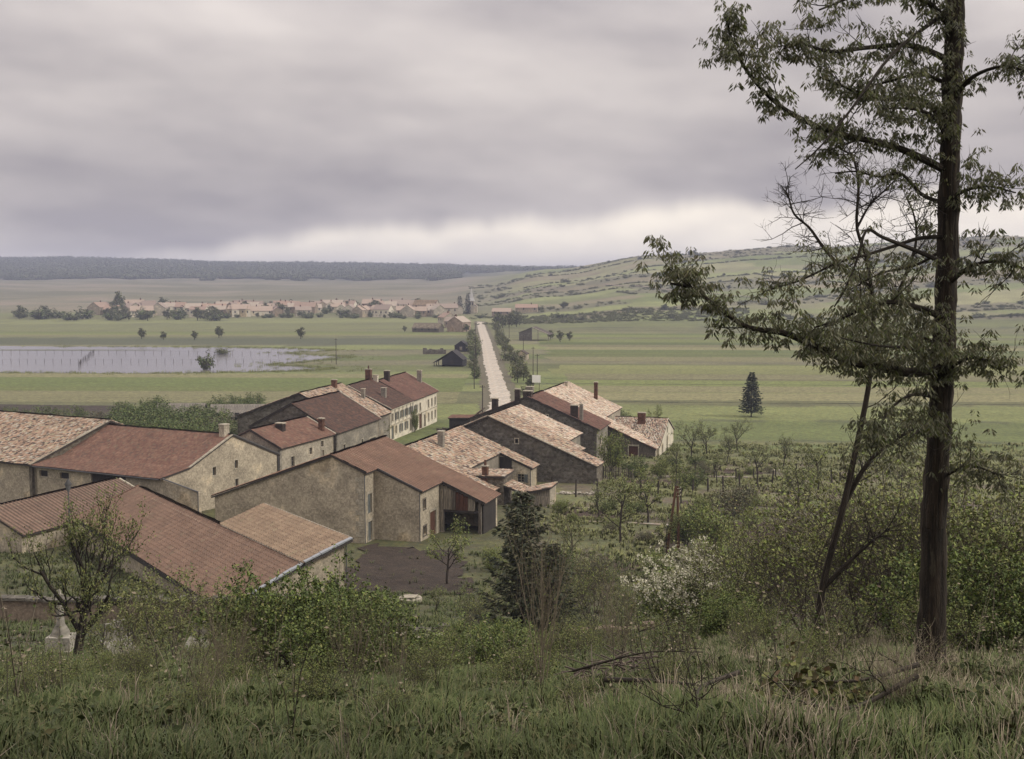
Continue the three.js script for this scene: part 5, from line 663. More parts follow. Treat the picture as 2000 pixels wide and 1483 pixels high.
// ---- grass on the near slope
{
  function tuft(seed, n, h, w, cols) { const r = rng(seed), g = new Geo(); for (let i = 0; i < n; i++) { const a = r() * 6.283, rd = r() * 0.10, L = h * (0.45 + 0.75 * r()), ln = 0.25 + 0.75 * r(), x = Math.cos(a) * rd, z = Math.sin(a) * rd, dx = Math.cos(a + (r() - 0.5)) * ln, dz = Math.sin(a + (r() - 0.5)) * ln, c = lc(cols, r), wx = -dz / ln * w, wz = dx / ln * w, m = [x + dx * L * 0.25, L * 0.6, z + dz * L * 0.25], t = [x + dx * L * 0.7, L * (1 - 0.3 * ln), z + dz * L * 0.7]; const k = g.v(x - wx, 0, z - wz, dx * 0.3, 0.95, dz * 0.3, 0, 0, c); g.v(x + wx, 0, z + wz, dx * 0.3, 0.95, dz * 0.3, 0, 0, c); g.v(m[0] + wx * 0.8, m[1], m[2] + wz * 0.8, dx * 0.3, 0.95, dz * 0.3, 0, 0, c); g.v(m[0] - wx * 0.8, m[1], m[2] - wz * 0.8, dx * 0.3, 0.95, dz * 0.3, 0, 0, c); g.v(t[0], t[1], t[2], dx * 0.3, 0.95, dz * 0.3, 0, 0, c); g.i.push(k, k + 1, k + 2, k, k + 2, k + 3, k + 3, k + 2, k + 4); } return g.build(); }
  const straw = [[0.26, 0.215, 0.145], [0.21, 0.17, 0.115], [0.32, 0.27, 0.19], [0.16, 0.125, 0.08]], gr = [[0.078, 0.108, 0.024], [0.105, 0.134, 0.033], [0.058, 0.080, 0.020], [0.140, 0.138, 0.056]], forb = [[0.060, 0.082, 0.026], [0.085, 0.098, 0.032], [0.12, 0.11, 0.04]];
  function field(name, geo, count, d0, d1, dens, scale, label, cat, seed, pw = 1) {
    const r = rng(seed), L = []; let guard = 0; while (L.length < count && guard++ < count * 12) { const d = lerp(d0, d1, Math.pow(r(), pw)), x = (r() * 2 - 1) * (0.56 * d + 2.5), z = -d; if (r() > dens(x, z)) continue; L.push([x, z]); }
    const m = new THREE.InstancedMesh(geo, M.leaf, L.length), q = new THREE.Object3D(); L.forEach(([x, z], i) => { q.position.set(x, ground(x, z) - 0.02, z); q.rotation.set((r() - 0.5) * 0.3, r() * 6.283, (r() - 0.5) * 0.3); const s = scale(x, z) * (0.6 + 0.8 * r()); q.scale.set(s, s * (0.8 + 0.4 * r()), s); q.updateMatrix(); m.setMatrixAt(i, q.matrix); }); m.name = name; m.castShadow = m.receiveShadow = true; tag(m, label, cat, null, 'stuff'); scene.add(m);
  }
  const patch = (x, z, f, o) => 0.5 + 0.9 * n2(x * f + o, z * f - o);
  field('grass', tuft(81, 22, 0.21, 0.004, gr), 42000, 4, 30, (x, z) => patch(x, z, 0.4, 0) * 1.2 + 0.12, () => 1, 'rough green grass covering the near slope', 'grass', 91, 0.75);
  field('dry_grass', tuft(82, 16, 0.30, 0.0035, straw), 4200, 4, 28, (x, z) => sstep(0.06, 0.3, x / -z) * 1.1 * patch(x, z, 0.5, 9) + 0.05, () => 1, 'bleached dry grass tangled among the green on the near slope', 'dry grass', 92, 0.8);
  field('slope_grass', tuft(83, 14, 0.42, 0.014, gr), 26000, 28, 100, (x, z) => { if (x > -15 && x < -4 && z < -83 && z > -104) return 0.03; return patch(x, z, 0.2, 4) + 0.2; }, () => 1, 'long grass on the lower slope and lawn above the barns', 'grass', 93, 0.8);
  field('garden_grass', tuft(85, 12, 0.5, 0.03, [[0.165, 0.190, 0.055], [0.195, 0.205, 0.070], [0.130, 0.155, 0.045], [0.215, 0.190, 0.095]]), 16000, 86, 190, (x, z) => (x < 3 ? 0 : (z < -128 && x < 12) ? 0 : patch(x, z, 0.13, 14)), () => 1, 'tufted grass and weeds over the gardens', 'grass', 96, 0.9);
  const wg = new Geo(), wr = rng(86); for (let i = 0; i < 3; i++) { const a = wr() * 6.28, l = 0.5 + 0.5 * wr(), x = (wr() - 0.5) * 0.2, z = (wr() - 0.5) * 0.2, dx = Math.cos(a) * 0.25, dz = Math.sin(a) * 0.25; wg.tube([V(x, 0, z), V(x + dx * l * 0.3, l * 0.5, z + dz * l * 0.3), V(x + dx * l, l, z + dz * l)], [0.0045, 0.004, 0.002], 3, lc([[0.15, 0.12, 0.085], [0.07, 0.055, 0.045], [0.21, 0.18, 0.125]], wr)); for (let k = 0; k < 9; k++) { const t = 0.3 + 0.7 * wr(); leaf(wg, x + dx * l * t, l * t, z + dz * l * t, wr() - 0.5, 0.2 * wr(), wr() - 0.5, 0.05, 0.028, lc(wr() < 0.6 ? gr : straw, wr), wr); } }
  field('tall_weeds', wg.build(), 420, 9, 34, (x, z) => patch(x, z, 0.6, 33) - 0.1, () => 1, 'thin dry weed stalks standing in the grass of the near slope', 'weeds', 95, 0.8);
  const fg = new Geo(), fr = rng(84); for (let i = 0; i < 16; i++) { const a = fr() * 6.283, L = 0.035 + 0.035 * fr(); leaf(fg, Math.cos(a) * 0.10 * fr(), 0.03 + 0.10 * fr(), Math.sin(a) * 0.10 * fr(), Math.cos(a), 0.3 * fr(), Math.sin(a), L, L * 0.6, lc(forb, fr), fr); }
  field('ground_plants', fg.build(), 14000, 7.5, 40, (x, z) => patch(x, z, 0.35, 21), () => 1.1, 'low leafy weeds among the grass', 'weeds', 94, 0.8);
}

// ---- the edge of the wood the view is taken from: trees behind and beside the viewpoint
plantKind('woodTree', { seed: 95, len: 7, r: 0.24, levels: 3, kids: [9, 6, 5], spread: [0.9, 0.7, 0.7], ratio: [0.55, 0.6, 0.55], bare: 0.35, gnarl: 0.3, leaves: 10, leaf: 0.42, pal: 'dusk', pal2: 'olive', barkMat: M.bark, scatter: 0.9, leafLevels: 1 });
for (const [x, z, h] of [[-5, 4, 14], [1.5, 6, 15], [6.5, 3, 14], [-11, 1, 13], [11.5, -3, 14], [-2, 12, 15], [12, 8, 14], [-9, 9, 14]]) plant('woodTree', 'wood_tree', 'tree of the wood edge behind the viewpoint', 'tree', x, z, h, x, 'wood edge behind the viewpoint', 1.1);
// ---------------------------------------------------------------- the far village, hedges and woods
{
  const r = rng(201), wallM = [std({ color: rgb(0.55, 0.48, 0.38), map: plasterTex }), std({ color: rgb(0.66, 0.61, 0.52), map: plasterTex }), std({ color: rgb(0.45, 0.37, 0.29), map: plasterTex }), std({ color: rgb(0.40, 0.33, 0.28), map: plasterTex })], roofM = [[0.40, 0.285, 0.225], [0.44, 0.35, 0.285], [0.36, 0.265, 0.215], [0.45, 0.385, 0.32], [0.35, 0.285, 0.24], [0.30, 0.24, 0.205]].map((c) => std({ color: rgb(...c), map: tileTex }));
  function farHouse(x, z, turn, w, l, eave, ridge, wm, rm, label, group, name = 'village_house') {
    const t = thing(name, label, 'house', [x, ground(x, z), z], turn, group), G = new Geo(), X = w / 2, Z = l / 2, A = (a, b, c) => V(a, b, c);
    for (const s of [-1, 1]) { G.quad(A(s * X, -1.5, s * Z), A(s * X, -1.5, -s * Z), A(s * X, eave, -s * Z), A(s * X, eave, s * Z)); G.quad(A(-s * X, -1.5, s * Z), A(s * X, -1.5, s * Z), A(s * X, eave, s * Z), A(-s * X, eave, s * Z)); G.tri(A(-s * X, eave, s * Z), A(s * X, eave, s * Z), A(0, ridge - 0.1, s * Z)); } part('wall', G.build(), wm, t);
    const R = new Geo(), o = 0.35, sl = (ridge - eave) / X; for (const s of [-1, 1]) { const p = [A(s * (X + o), eave - o * sl, Z + 0.3), A(s * (X + o), eave - o * sl, -Z - 0.3), A(0, ridge, -Z - 0.3), A(0, ridge, Z + 0.3)], q = p.map((e) => e.clone().add(V(0, -0.2, 0))); R.quad(...p); R.quad(q[3], q[2], q[1], q[0]); R.quad(q[0], q[1], p[1], p[0]); R.quad(p[0], p[3], q[3], q[0]); R.quad(p[2], p[1], q[1], q[2]); } part('roof', R.build(), rm, t);
    for (const s of [-1, 1]) { const n = Math.max(1, Math.round(l / 4.5)); for (let i = 0; i < n; i++) { const zz = lerp(-Z, Z, (i + 0.5) / n); if (r() < 0.25) continue; const W = new Geo(); W.box([s * X - 0.12, eave * 0.5, zz - 0.5], [s * X + 0.06, eave * 0.5 + 1.5, zz + 0.5]); part('window', W.build(), M.dark, t); } }
    if (name !== 'barrack' && r() < 0.8) { const C = new Geo(), zz = (r() - 0.5) * l * 0.7; C.box([-0.4, ridge - 0.6, zz - 0.4], [0.4, ridge + 1.2, zz + 0.4]); part('chimney', C.build(), M.brick, t); }
    return t;
  }
  for (let i = 0; i < 74; i++) { const f = (i + r() * 1.6) / 74, d = 862 + 130 * r() * (0.45 + 0.55 * f), u = lerp(-0.395, -0.055, f); if (u < -0.28 && r() < 0.4) continue; const w = 8 + 3.5 * r(), l = 9 + 11 * r(), e = 4.0 + 2.4 * r(); farHouse(u * d, -d, (r() < 0.75 ? Math.PI / 2 : 0) + (r() - 0.5) * 0.7, w, l, e, e + w * 0.36, [wallM[0], wallM[1], wallM[1], M.plasterWhite, wallM[2], M.plasterWhite][Math.floor(r() * 6)], roofM[Math.floor(r() * roofM.length)], 'small orange roofed house in the far village', 'houses of the far village'); }
  farHouse(-249.5, -858, 1.45, 9, 13, 6.2, 8.6, M.plasterWhite, roofM[2], 'bright white house standing out in the far village'); farHouse(-220, -866, 1.5, 10, 15, 6.4, 9, std({ color: rgb(0.68, 0.58, 0.40), map: plasterTex }), roofM[1], 'cream yellow house in the far village behind the hedge');
  farHouse(-32, -648, -0.35, 10, 13, 6.0, 9.2, std({ color: rgb(0.50, 0.40, 0.33), map: plasterTex }), roofM[3], 'pinkish house beside the far end of the road'); farHouse(-50, -640, 1.25, 8, 17, 2.6, 5.4, M.woodGrey, std({ color: rgb(0.40, 0.35, 0.27), map: rubbleTex }), 'low barn with straw coloured roof left of the pinkish house');
  farHouse(-37, -700, 1.2, 8, 12, 4.5, 7, wallM[2], roofM[4], 'brown house behind the pinkish house'); farHouse(-46, -760, 0.4, 9, 13, 5, 8, wallM[1], roofM[0], 'house with orange roof at the village entrance'); farHouse(-72, -905, 1.3, 12, 20, 7, 11.5, wallM[1], std({ color: rgb(0.52, 0.40, 0.28), map: rubbleTex }), 'large pale roofed house high in the far village');
  farHouse(-8, -860, 1.4, 8, 15, 4, 6.6, wallM[2], roofM[1], 'low house right of the far road end'); farHouse(12, -880, 1.5, 8, 18, 4, 6.6, wallM[0], roofM[0], 'long low house on the rise right of the church');
  { const t = thing('church', 'grey church tower with pointed slate spire in the far village', 'church', [-34, ground(-34, -905), -905]), G = new Geo(); G.box([-2.3, -1.5, -2.3], [2.3, 10.5, 2.3]); part('tower', G.build(), wallM[1], t); const S = new Geo(), c = [V(-2.7, 10.5, 2.7), V(2.7, 10.5, 2.7), V(2.7, 10.5, -2.7), V(-2.7, 10.5, -2.7)], k = [V(-1.6, 13, 1.6), V(1.6, 13, 1.6), V(1.6, 13, -1.6), V(-1.6, 13, -1.6)], ap = V(0, 22, 0); for (let i = 0; i < 4; i++) { S.quad(c[i], c[(i + 1) % 4], k[(i + 1) % 4], k[i]); S.tri(k[i], k[(i + 1) % 4], ap); } part('spire', S.build(), std({ color: rgb(0.50, 0.49, 0.47) }), t); for (const s of [-1, 1]) { const W = new Geo(); W.box([s * 1 - 0.45, 7, 2.2], [s * 1 + 0.45, 9.4, 2.36]); part('louvre', W.build(), M.dark, t); } const N = new Geo(), q = (x, y, z) => V(x, y, z); N.box([-4.5, -1.5, -20], [4.5, 6, -2.4]); part('nave', N.build(), wallM[1], t); const Rf = new Geo(); for (const s of [-1, 1]) Rf.quad(q(s * 5, 5.7, -2.4), q(s * 5, 5.7, -20), q(0, 9.6, -20), q(0, 9.6, -2.4)); part('roof', Rf.build(), roofM[4], t); }
  // dark board sheds by the road
  function boardShed(x, z, turn, w, l, e, rd, lean, label) { const t = thing('board_shed', label, 'shed', [x, ground(x, z), z], turn), G = new Geo(), X = w / 2, Z = l / 2; for (const s of [-1, 1]) { G.quad(V(s * X, 0, s * Z), V(s * X, 0, -s * Z), V(s * X, e, -s * Z), V(s * X, e, s * Z)); G.quad(V(-s * X, s > 0 ? 0.5 : 0, s * Z), V(s * X, s > 0 ? 0.5 : 0, s * Z), V(s * X, e, s * Z), V(-s * X, e, s * Z)); G.tri(V(-s * X, e, s * Z), V(s * X, e, s * Z), V(0, rd, s * Z)); } part('wall', G.build(), M.tarBoards, t); const R = new Geo(); const pr = lean ? [[-X - lean, e * 0.55], [0, rd + 0.1], [X + 0.3, e - 0.1]] : [[-X - 0.3, e - 0.1], [0, rd + 0.1], [X + 0.3, e - 0.1]]; for (let i = 1; i < 3; i++) { const [x0, h0] = pr[i - 1], [x1, h1] = pr[i]; R.quad(V(x0, h0, Z + 0.3), V(x1, h1, Z + 0.3), V(x1, h1, -Z - 0.3), V(x0, h0, -Z - 0.3)); R.quad(V(x0, h0 - 0.15, -Z - 0.3), V(x1, h1 - 0.15, -Z - 0.3), V(x1, h1 - 0.15, Z + 0.3), V(x0, h0 - 0.15, Z + 0.3)); R.quad(V(x0, h0 - 0.15, Z + 0.3), V(x1, h1 - 0.15, Z + 0.3), V(x1, h1, Z + 0.3), V(x0, h0, Z + 0.3)); } part('roof', R.build(), std({ color: rgb(0.075, 0.072, 0.078), map: woodTex }), t); const D = new Geo(); D.box([-0.6, 0.6, Z - 0.02], [0.5, 2.2, Z + 0.05]); part('door', D.build(), lean ? M.woodDark : M.woodPale, t); if (lean) { const B = new Geo(); for (let i = 0; i < 3; i++) B.box([-X - lean + 0.2, 0, Z - 0.3 - i * l * 0.45], [-X - lean + 0.4, e * 0.55, Z - 0.1 - i * l * 0.45]); part('lean_to_posts', B.build(), M.woodDark, t); } return t; }
  boardShed(-20.5, -382, -0.18, 7.4, 7, 2.6, 5.6, 3.2, 'dark board shed with lean-to in the meadow left of the road'); boardShed(-21.5, -462, -0.1, 5.6, 6, 2.6, 4.6, 0, 'smaller dark board shed with pale door further along the road');
  { const t = thing('low_ruin', 'low dark ruined wall with broken top left of the sheds', 'ruin', [-32.5, 0, -447], 0.1), G = new Geo(); let x = -4.6; while (x < 4.6) { const w = 0.6 + r() * 0.9; G.box([x, -0.2, -2.5 + r() * 0.1], [x + w - 0.02, 1.5 + 0.9 * r(), -1.9]); G.box([x, -0.2, 1.9], [x + w - 0.02, 1.3 + 0.5 * r(), 2.5 + 0.1 * r()]); x += w; } part('wall', G.build(), M.rubbleDark, t); }
  { const h = new House('open_barn', 'open hay barn with pale roof edge right of the road', [10, 0, -545], 12, 301, 'barn'), q = [[-7, 4.0], [0, 6.9], [9, 3.2]]; h.bay(q, 0, 12, null, null); h.wall('near', { a: 0.3, x0: -6.6, x1: 0, mat: M.rubbleDark }).wall('left', { x: -6.6, a0: 0.8, a1: 12, mat: M.rubble }); for (const x of [3, 8.4]) h.box('post', [x, -0.3, 0.3], [x + 0.3, hAt(q, x) - 0.1, 0.6], M.woodPale); h.verge(0, 6.9, 9, 3.2, -0.1, M.plasterWhite, 0.3); h.done(std({ color: rgb(0.20, 0.17, 0.15), map: rubbleTex })); }
  { const h = new House('roadside_hut', 'small pale hut among bushes right of the road', [3.4, 0, -412], 12, 302, 'hut'), q = [[-2.4, 2.2], [0, 3.6], [2.4, 2.2]]; h.bay(q, 0, 4.5, null, null); h.wall('near', { a: 0, x0: -2.2, x1: 2.2, mat: M.plaster }).wall('right', { x: 2.2, a0: 0.46, a1: 4.5, mat: M.plaster }).wall('left', { x: -2.2, a0: 0.46, a1: 4.5 }); h.done(std({ color: rgb(0.16, 0.12, 0.10), map: rubbleTex })); }
  // long grey barracks behind the bushes
  for (const [x, z, l, lab] of [[-70.5, -228, 9.5, 'long low grey roofed barrack half hidden by bushes, left one'], [-57.6, -226, 11.5, 'long low grey roofed barrack beside the old house, right one']]) { const t = farHouse(x, z, Math.PI / 2 + 0.06, 6.4, l, 1.9, 3.9, M.woodGrey, std({ color: rgb(0.36, 0.345, 0.32), map: woodTex }), lab, null, 'barrack'); }

  // ---- trees of the valley
  const far = (k, x, z, h, lab, nm = 'valley_tree', grp, w = 1) => plant(k, nm, lab, 'tree', x, z, h, x * 1.3 + z, grp, w);
  far('farBush', -105, -366.6, 7, 'round willow standing in the flood water', 'willow_tree', null, 0.62); far('farBush2', -120, -444.6, 2.8, 'low willow bush at the edge of the flood', 'willow_bush', null, 1.9);
  for (const [x, z, h, lab] of [[-194.5, -564, 6, 'leftmost small fruit tree in the meadow beyond the flood'], [-179.7, -554, 4.5, 'second small fruit tree in the meadow beyond the flood'], [-163.8, -554, 5, 'third small fruit tree in the meadow beyond the flood'], [-156.9, -575, 6.5, 'fourth small fruit tree in the meadow beyond the flood'], [-111, -564, 6.5, 'lone fruit tree in the meadow nearest the road']]) far('farTree', x, z, h, lab, 'meadow_tree', null, 1.1);
  protos.farFir = conifer({ seed: 23, h: 14, w: 2.6, r: 0.2, whorls: 16, boughs: 7, sprays: 9, spray: 1.3, bare: 0.05, pow: 0.7 });
  plant('farFir', 'fir_tree', 'dark fir left of the church spire', 'tree', -43.6, -898, 15, 0); plant('farFir', 'fir_tree', 'dark fir touching the church spire', 'tree', -37.0, -900, 17, 1, null, 0.8); plant('farTree', 'dark_tree', 'tall dark tree rising behind the left end of the far village', 'tree', -326, -893, 19, 0, null, 0.75);
  for (let i = 0; i < 46; i++) { const u = lerp(-0.46, -0.27, r()), d = 800 + 60 * r(); far(r() < 0.5 ? 'farTree' : 'farBush', u * d, -d, 5 + 6 * r(), 'grey green tree in the belt before the far village', 'belt_tree', 'trees before the far village', 1.15); }
  for (let i = 0; i < 34; i++) { const u = lerp(-0.27, -0.055, r()), d = 838 + 22 * r(); far(r() < 0.4 ? 'farTree' : 'farBush', u * d, -d, 3 + 3 * r(), 'small tree in the gardens of the far village', 'village_tree', 'garden trees of the far village', 1.2); }
  for (let i = 0; i < 40; i++) { const u = lerp(-0.40, -0.05, r()), d = 866 + 120 * r(); far(r() < 0.7 ? 'farTree' : 'farBush', u * d, -d, 6 + 5 * r(), 'tree rising between the roofs of the far village', 'village_tree', 'trees between the far houses', 1.1); }
  for (let i = 0; i < 26; i++) { const d = 330 + i * 12 + 8 * r(), cx = lerp(-5.3, -19, (d - 330) / 350); far(r() < 0.6 ? 'farBush2' : 'farBush', cx - 5.6 - 1.5 * r(), -d, 1.6 + 2.4 * r() + (d > 440 && d < 560 ? 1.6 : 0), 'bush in the brownish hedge left of the road', 'hedge_bush', 'hedge along the left side of the road', 0.9); }
  for (let i = 0; i < 30; i++) { const d = 285 + i * 13 + 8 * r(), cx = lerp(-3.5, -18, (d - 285) / 400); far(r() < 0.5 ? 'farBush2' : 'farTree', cx + 6 + 4.5 * r() * (d < 460 ? 1 : 0.5), -d, 2.0 + 3.6 * r(), 'bush in the ragged hedge right of the road', 'hedge_bush', 'hedge along the right side of the road', 0.9); }
  for (const [x, z, h] of [[24, -535, 6], [29, -545, 5], [20, -560, 5], [-6, -690, 9], [-2, -700, 10], [3, -705, 9], [-9, -720, 10], [5, -730, 8], [0, -745, 9], [-64, -640, 4], [-27, -640, 5]]) far('farTree', x, z, h, 'leafy tree by the far end of the road', 'roadside_tree', 'trees near the far end of the road', 1.1);
  // bushes on the right hillside: hedgerows along terraces and scattered scrub
  { let n = 0, guard = 0; while (n < 170 && guard++ < 20000) { const u = lerp(-0.03, 0.5, Math.pow(r(), 0.9)), d = 742 + 760 * r(), x = u * d, F = hillField(x, d); if (!(F.edge < 3.5 || F.side < 4 || (d < 830 && u > 0.0 && u < 0.2 && r() < 0.35) || (F.rough && n2(x * 0.012, d * 0.02) > 0.35))) continue; far(r() < 0.35 ? 'farTree' : r() < 0.5 ? 'farBush' : 'farBush2', x, -d, 2.2 + 4.2 * r() * r(), 'bush among the hedges and scrub of the right hillside', 'hillside_bush', 'hedges and scrub on the right hillside', 1.7); n++; } }
  for (const [x, z] of [[216, -1470], [222, -1474], [243, -1478], [250, -1480], [228, -1476]]) far('farTree', x, z, 9, 'tiny tree on the skyline of the right hill', 'skyline_tree', 'trees on the skyline of the right hill');
  { const count = 4200, m = new THREE.InstancedMesh(protos.farBush2.cg, M.leaf, count), q = new THREE.Object3D(); let i = 0, guard = 0; while (i < count && guard++ < 200000) { const u = lerp(-0.04, 0.52, r()), d = 742 + 780 * r(), x = u * d, F = hillField(x, d); if (!(F.edge < 3 || F.side < 3 || (F.rough && r() < 0.05) || (d < 835 && u > 0.0 && u < 0.22 && r() < 0.25))) continue; q.position.set(x, ground(x, -d) - 0.2, -d); q.rotation.y = r() * 6.28; const s = 0.35 + 0.75 * r() * r(); q.scale.set(s * 1.7, s, s * 1.7); q.updateMatrix(); m.setMatrixAt(i++, q.matrix); } m.count = i; m.name = 'hillside_scrub'; tag(m, 'low scrub along the terraces of the right hillside', 'scrub', null, 'stuff'); scene.add(m); }
  // woods on the far ridge
  { const count = 9000, m = new THREE.InstancedMesh(protos.farBush.cg, M.leaf, count), q = new THREE.Object3D(); let i = 0, guard = 0; while (i < count && guard++ < 60000) { const u = lerp(-0.62, 0.06, r()), d = lerp(2050, 3350, Math.pow(r(), 0.7)), x = u * d; if (d + 260 * fbm2(x * 0.0035 + 7, -d * 0.007, 4) < 2120) continue; if (u > -0.05 && d < 2600) continue; q.position.set(x, ground(x, -d) - 1, -d); q.rotation.y = r() * 6.28; const s = 2.6 + 2.2 * r(); q.scale.set(s * 1.7, s, s * 1.7); q.updateMatrix(); m.setMatrixAt(i++, q.matrix); } m.count = i; m.name = 'far_wood'; tag(m, 'dark wood covering the long blue ridge on the horizon', 'wood', null, 'stuff'); scene.add(m); }
}
// ---------------------------------------------------------------- poles, fences and small things
{
  const r = rng(401), poleM = std({ color: rgb(0.10, 0.085, 0.075), map: woodTex });
  function pole(x, z, h, label, arms = 1, group = 'telegraph poles along the road') { const t = thing('telegraph_pole', label, 'pole', [x, ground(x, z), z], -0.1, group), G = new Geo(); G.tube([V(0, -0.4, 0), V(0, h, 0)], [0.13, 0.09], 7); part('post', G.build(), poleM, t); for (let i = 0; i < arms; i++) { const A = new Geo(); A.box([-0.7, h - 0.4 - i * 0.5, -0.06], [0.7, h - 0.28 - i * 0.5, 0.06]); const a = part('crossarm', A.build(), poleM, t); for (const s of [-0.6, -0.25, 0.25, 0.6]) { const I = new Geo(); I.tube([V(s, h - 0.28 - i * 0.5, 0), V(s, h - 0.14 - i * 0.5, 0)], [0.05, 0.035], 6); part('insulator', I.build(), M.plasterWhite, a); } } }
  pole(-63.8, -389, 9.5, 'telegraph pole standing alone at the edge of the flood', 1, null);
  for (const [x, z, h, lab] of [[-10.6, -300, 8.5, 'nearest telegraph pole left of the road'], [-11.6, -345, 8.5, 'second telegraph pole left of the road'], [-14.5, -424, 8.5, 'third telegraph pole left of the road'], [-19, -560, 8.5, 'far telegraph pole left of the road'], [7.5, -318, 8.5, 'nearest telegraph pole right of the road beside the white board'], [6.8, -345, 9, 'second telegraph pole right of the road'], [4.5, -424, 9, 'third telegraph pole right of the road'], [-1.5, -570, 9, 'far telegraph pole right of the road'], [-6.5, -236, 7, 'thin pole at the roadside by the last house']]) pole(x, z, h, lab);
  { const t = thing('telegraph_pole', 'leaning two legged reddish telegraph pole among the gardens', 'pole', [15.4, ground(15.4, -100), -100], 0.2), m = std({ color: rgb(0.22, 0.12, 0.075), map: woodTex }); for (const s of [-1, 1]) { const G = new Geo(); G.tube([V(s * 0.55 - 0.2, -0.5, s * 0.2), V(s * 0.08 + 0.15, 6.4, 0)], [0.15, 0.11], 8); part('leg', G.build(), m, t); } const G = new Geo(); G.box([-0.6, 2.4, -0.07], [0.5, 2.55, 0.07]); part('brace', G.build(), m, t); for (let i = 0; i < 3; i++) { const I = new Geo(); I.tube([V(0.15, 5.5 + i * 0.35, 0.1), V(0.45, 5.55 + i * 0.35, 0.2), V(0.45, 5.7 + i * 0.35, 0.2)], [0.02, 0.02, 0.05], 5); part('insulator', I.build(), M.plasterWhite, t); } }
  { const t = thing('street_lamp', 'old lamp post with dark lantern at the left edge before the small wing', 'lamp', [-40.6, ground(-40.6, -97), -97]), G = new Geo(); G.tube([V(0, -0.3, 0), V(0, 1, 0), V(0, 6.3, 0)], [0.12, 0.09, 0.06], 8); part('post', G.build(), M.zincDark, t); const L = new Geo(); L.tube([V(0, 6.3, 0), V(0, 6.5, 0), V(0, 7.0, 0)], [0.08, 0.20, 0.32], 6); part('lantern', L.build(), M.zincDark, t); const C = new Geo(); C.tube([V(0, 7.0, 0), V(0, 7.25, 0), V(0, 7.55, 0)], [0.38, 0.2, 0.02], 6); part('lantern_cap', C.build(), M.zincDark, t); }
  { const t = thing('white_board', 'blank white square board on posts beside the road', 'sign', [6.6, 0, -290], -0.1), G = new Geo(); for (const s of [-0.8, 0.8]) G.box([s - 0.07, -0.3, -0.07], [s + 0.07, 4.6, 0.07]); part('posts', G.build(), M.woodGrey, t); const B = new Geo(); B.box([-1.15, 2.7, 0.075], [1.15, 4.75, 0.13]); part('board', B.build(), std({ color: rgb(0.86, 0.84, 0.78) }), t); }
  // fence standing in the flood
  function fence(label, line, step, h, mat = poleM, wire = true, rail = false) { const t = thing('fence', label, 'fence', [line[0][0], 0, line[0][1]]), c = new THREE.CurvePath(); let pts = []; for (let i = 1; i < line.length; i++) { const [x0, z0] = line[i - 1], [x1, z1] = line[i], n = Math.max(1, Math.round(Math.hypot(x1 - x0, z1 - z0) / step)); for (let k = i > 1 ? 1 : 0; k <= n; k++) pts.push([lerp(x0, x1, k / n) + (r() - 0.5) * 0.4, lerp(z0, z1, k / n) + (r() - 0.5) * 0.4]); } const G = new Geo(); G.tube([V(0, -0.4, 0), V(0.03, h, 0)], [0.06 * h, 0.05 * h], 6); const pg = G.build(); pts.forEach(([x, z]) => { const m = part('post', pg, mat, t); m.position.set(x - line[0][0], ground(x, z), z - line[0][1]); m.rotation.set((r() - 0.5) * 0.15, r() * 6, (r() - 0.5) * 0.15); m.scale.y = 0.8 + 0.4 * r(); }); if (wire) for (const f of rail ? [0.4, 0.85] : [0.8]) { const W = new Geo(); W.tube(pts.map(([x, z]) => V(x - line[0][0], ground(x, z) + h * f, z - line[0][1])), rail ? 0.035 : 0.012, 4); part(rail ? 'rail' : 'wire', W.build(), mat, t); } return t; }
  fence('long fence of posts standing in the flood water', [[-240, -400], [-158, -398], [-67, -398]], 3.2, 1.3); fence('far fence of posts across the flooded meadow', [[-215, -452], [-150, -448], [-96, -440]], 3.8, 1.3); fence('short fence running back through the flood at the left', [[-152, -376], [-160, -398], [-176, -452]], 3.6, 1.5);
  fence('garden fence of dark posts below the stone barn', [[5.2, -134], [16.2, -134], [30, -139], [44, -146]], 2.6, 2.2, poleM, true); fence('wire fence between the vegetable gardens', [[21, -153], [34, -149], [50, -152]], 3.0, 1.8, poleM, true);
  { const t = thing('picket_fence', 'weathered picket fence behind the stone barn', 'fence', [12.6, 0, -150.5], -0.5), n = 16; for (let i = 0; i < n; i++) { const G = new Geo(), x = i * 0.32, h = 1.7 + 0.4 * r(); G.box([x, 0, -0.03], [x + 0.14, h, 0.03]); const m = part('picket', G.build(), i % 3 ? M.woodGrey : M.woodPale, t); m.position.y = 2.0; m.rotation.z = (r() - 0.5) * 0.06; } for (const y of [2.5, 3.3]) { const G = new Geo(); G.box([0, y, -0.09], [n * 0.32, y + 0.09, -0.035]); part('rail', G.build(), M.woodGrey, t); } }
  // gardens: paths, beds, pale stones
  const bedM = std({ color: rgb(0.13, 0.10, 0.08), map: soilTex, bumpMap: soilBump, bumpScale: 0.1 });
  ribbon('garden_path', [[21, -152, 1.2], [28, -152, 1.2], [38, -150, 1.2]], M.path, 0.08, 'pale path between the vegetable beds', 0.15, 21); ribbon('garden_path', [[23, -162, 1.4], [30, -160, 1.2], [40, -158, 1.2]], M.path, 0.08, 'pale path below the cross wing', 0.15, 22); ribbon('garden_path', [[4.5, -117, 0.7], [12, -116, 0.7], [18, -114, 0.7]], M.path, 0.08, 'narrow path between the lower garden beds', 0.1, 23); ribbon('garden_path', [[4, -126, 0.6], [9, -125.5, 0.6], [14, -125, 0.6]], M.path, 0.08, 'narrow path above the lower garden beds', 0.1, 24);
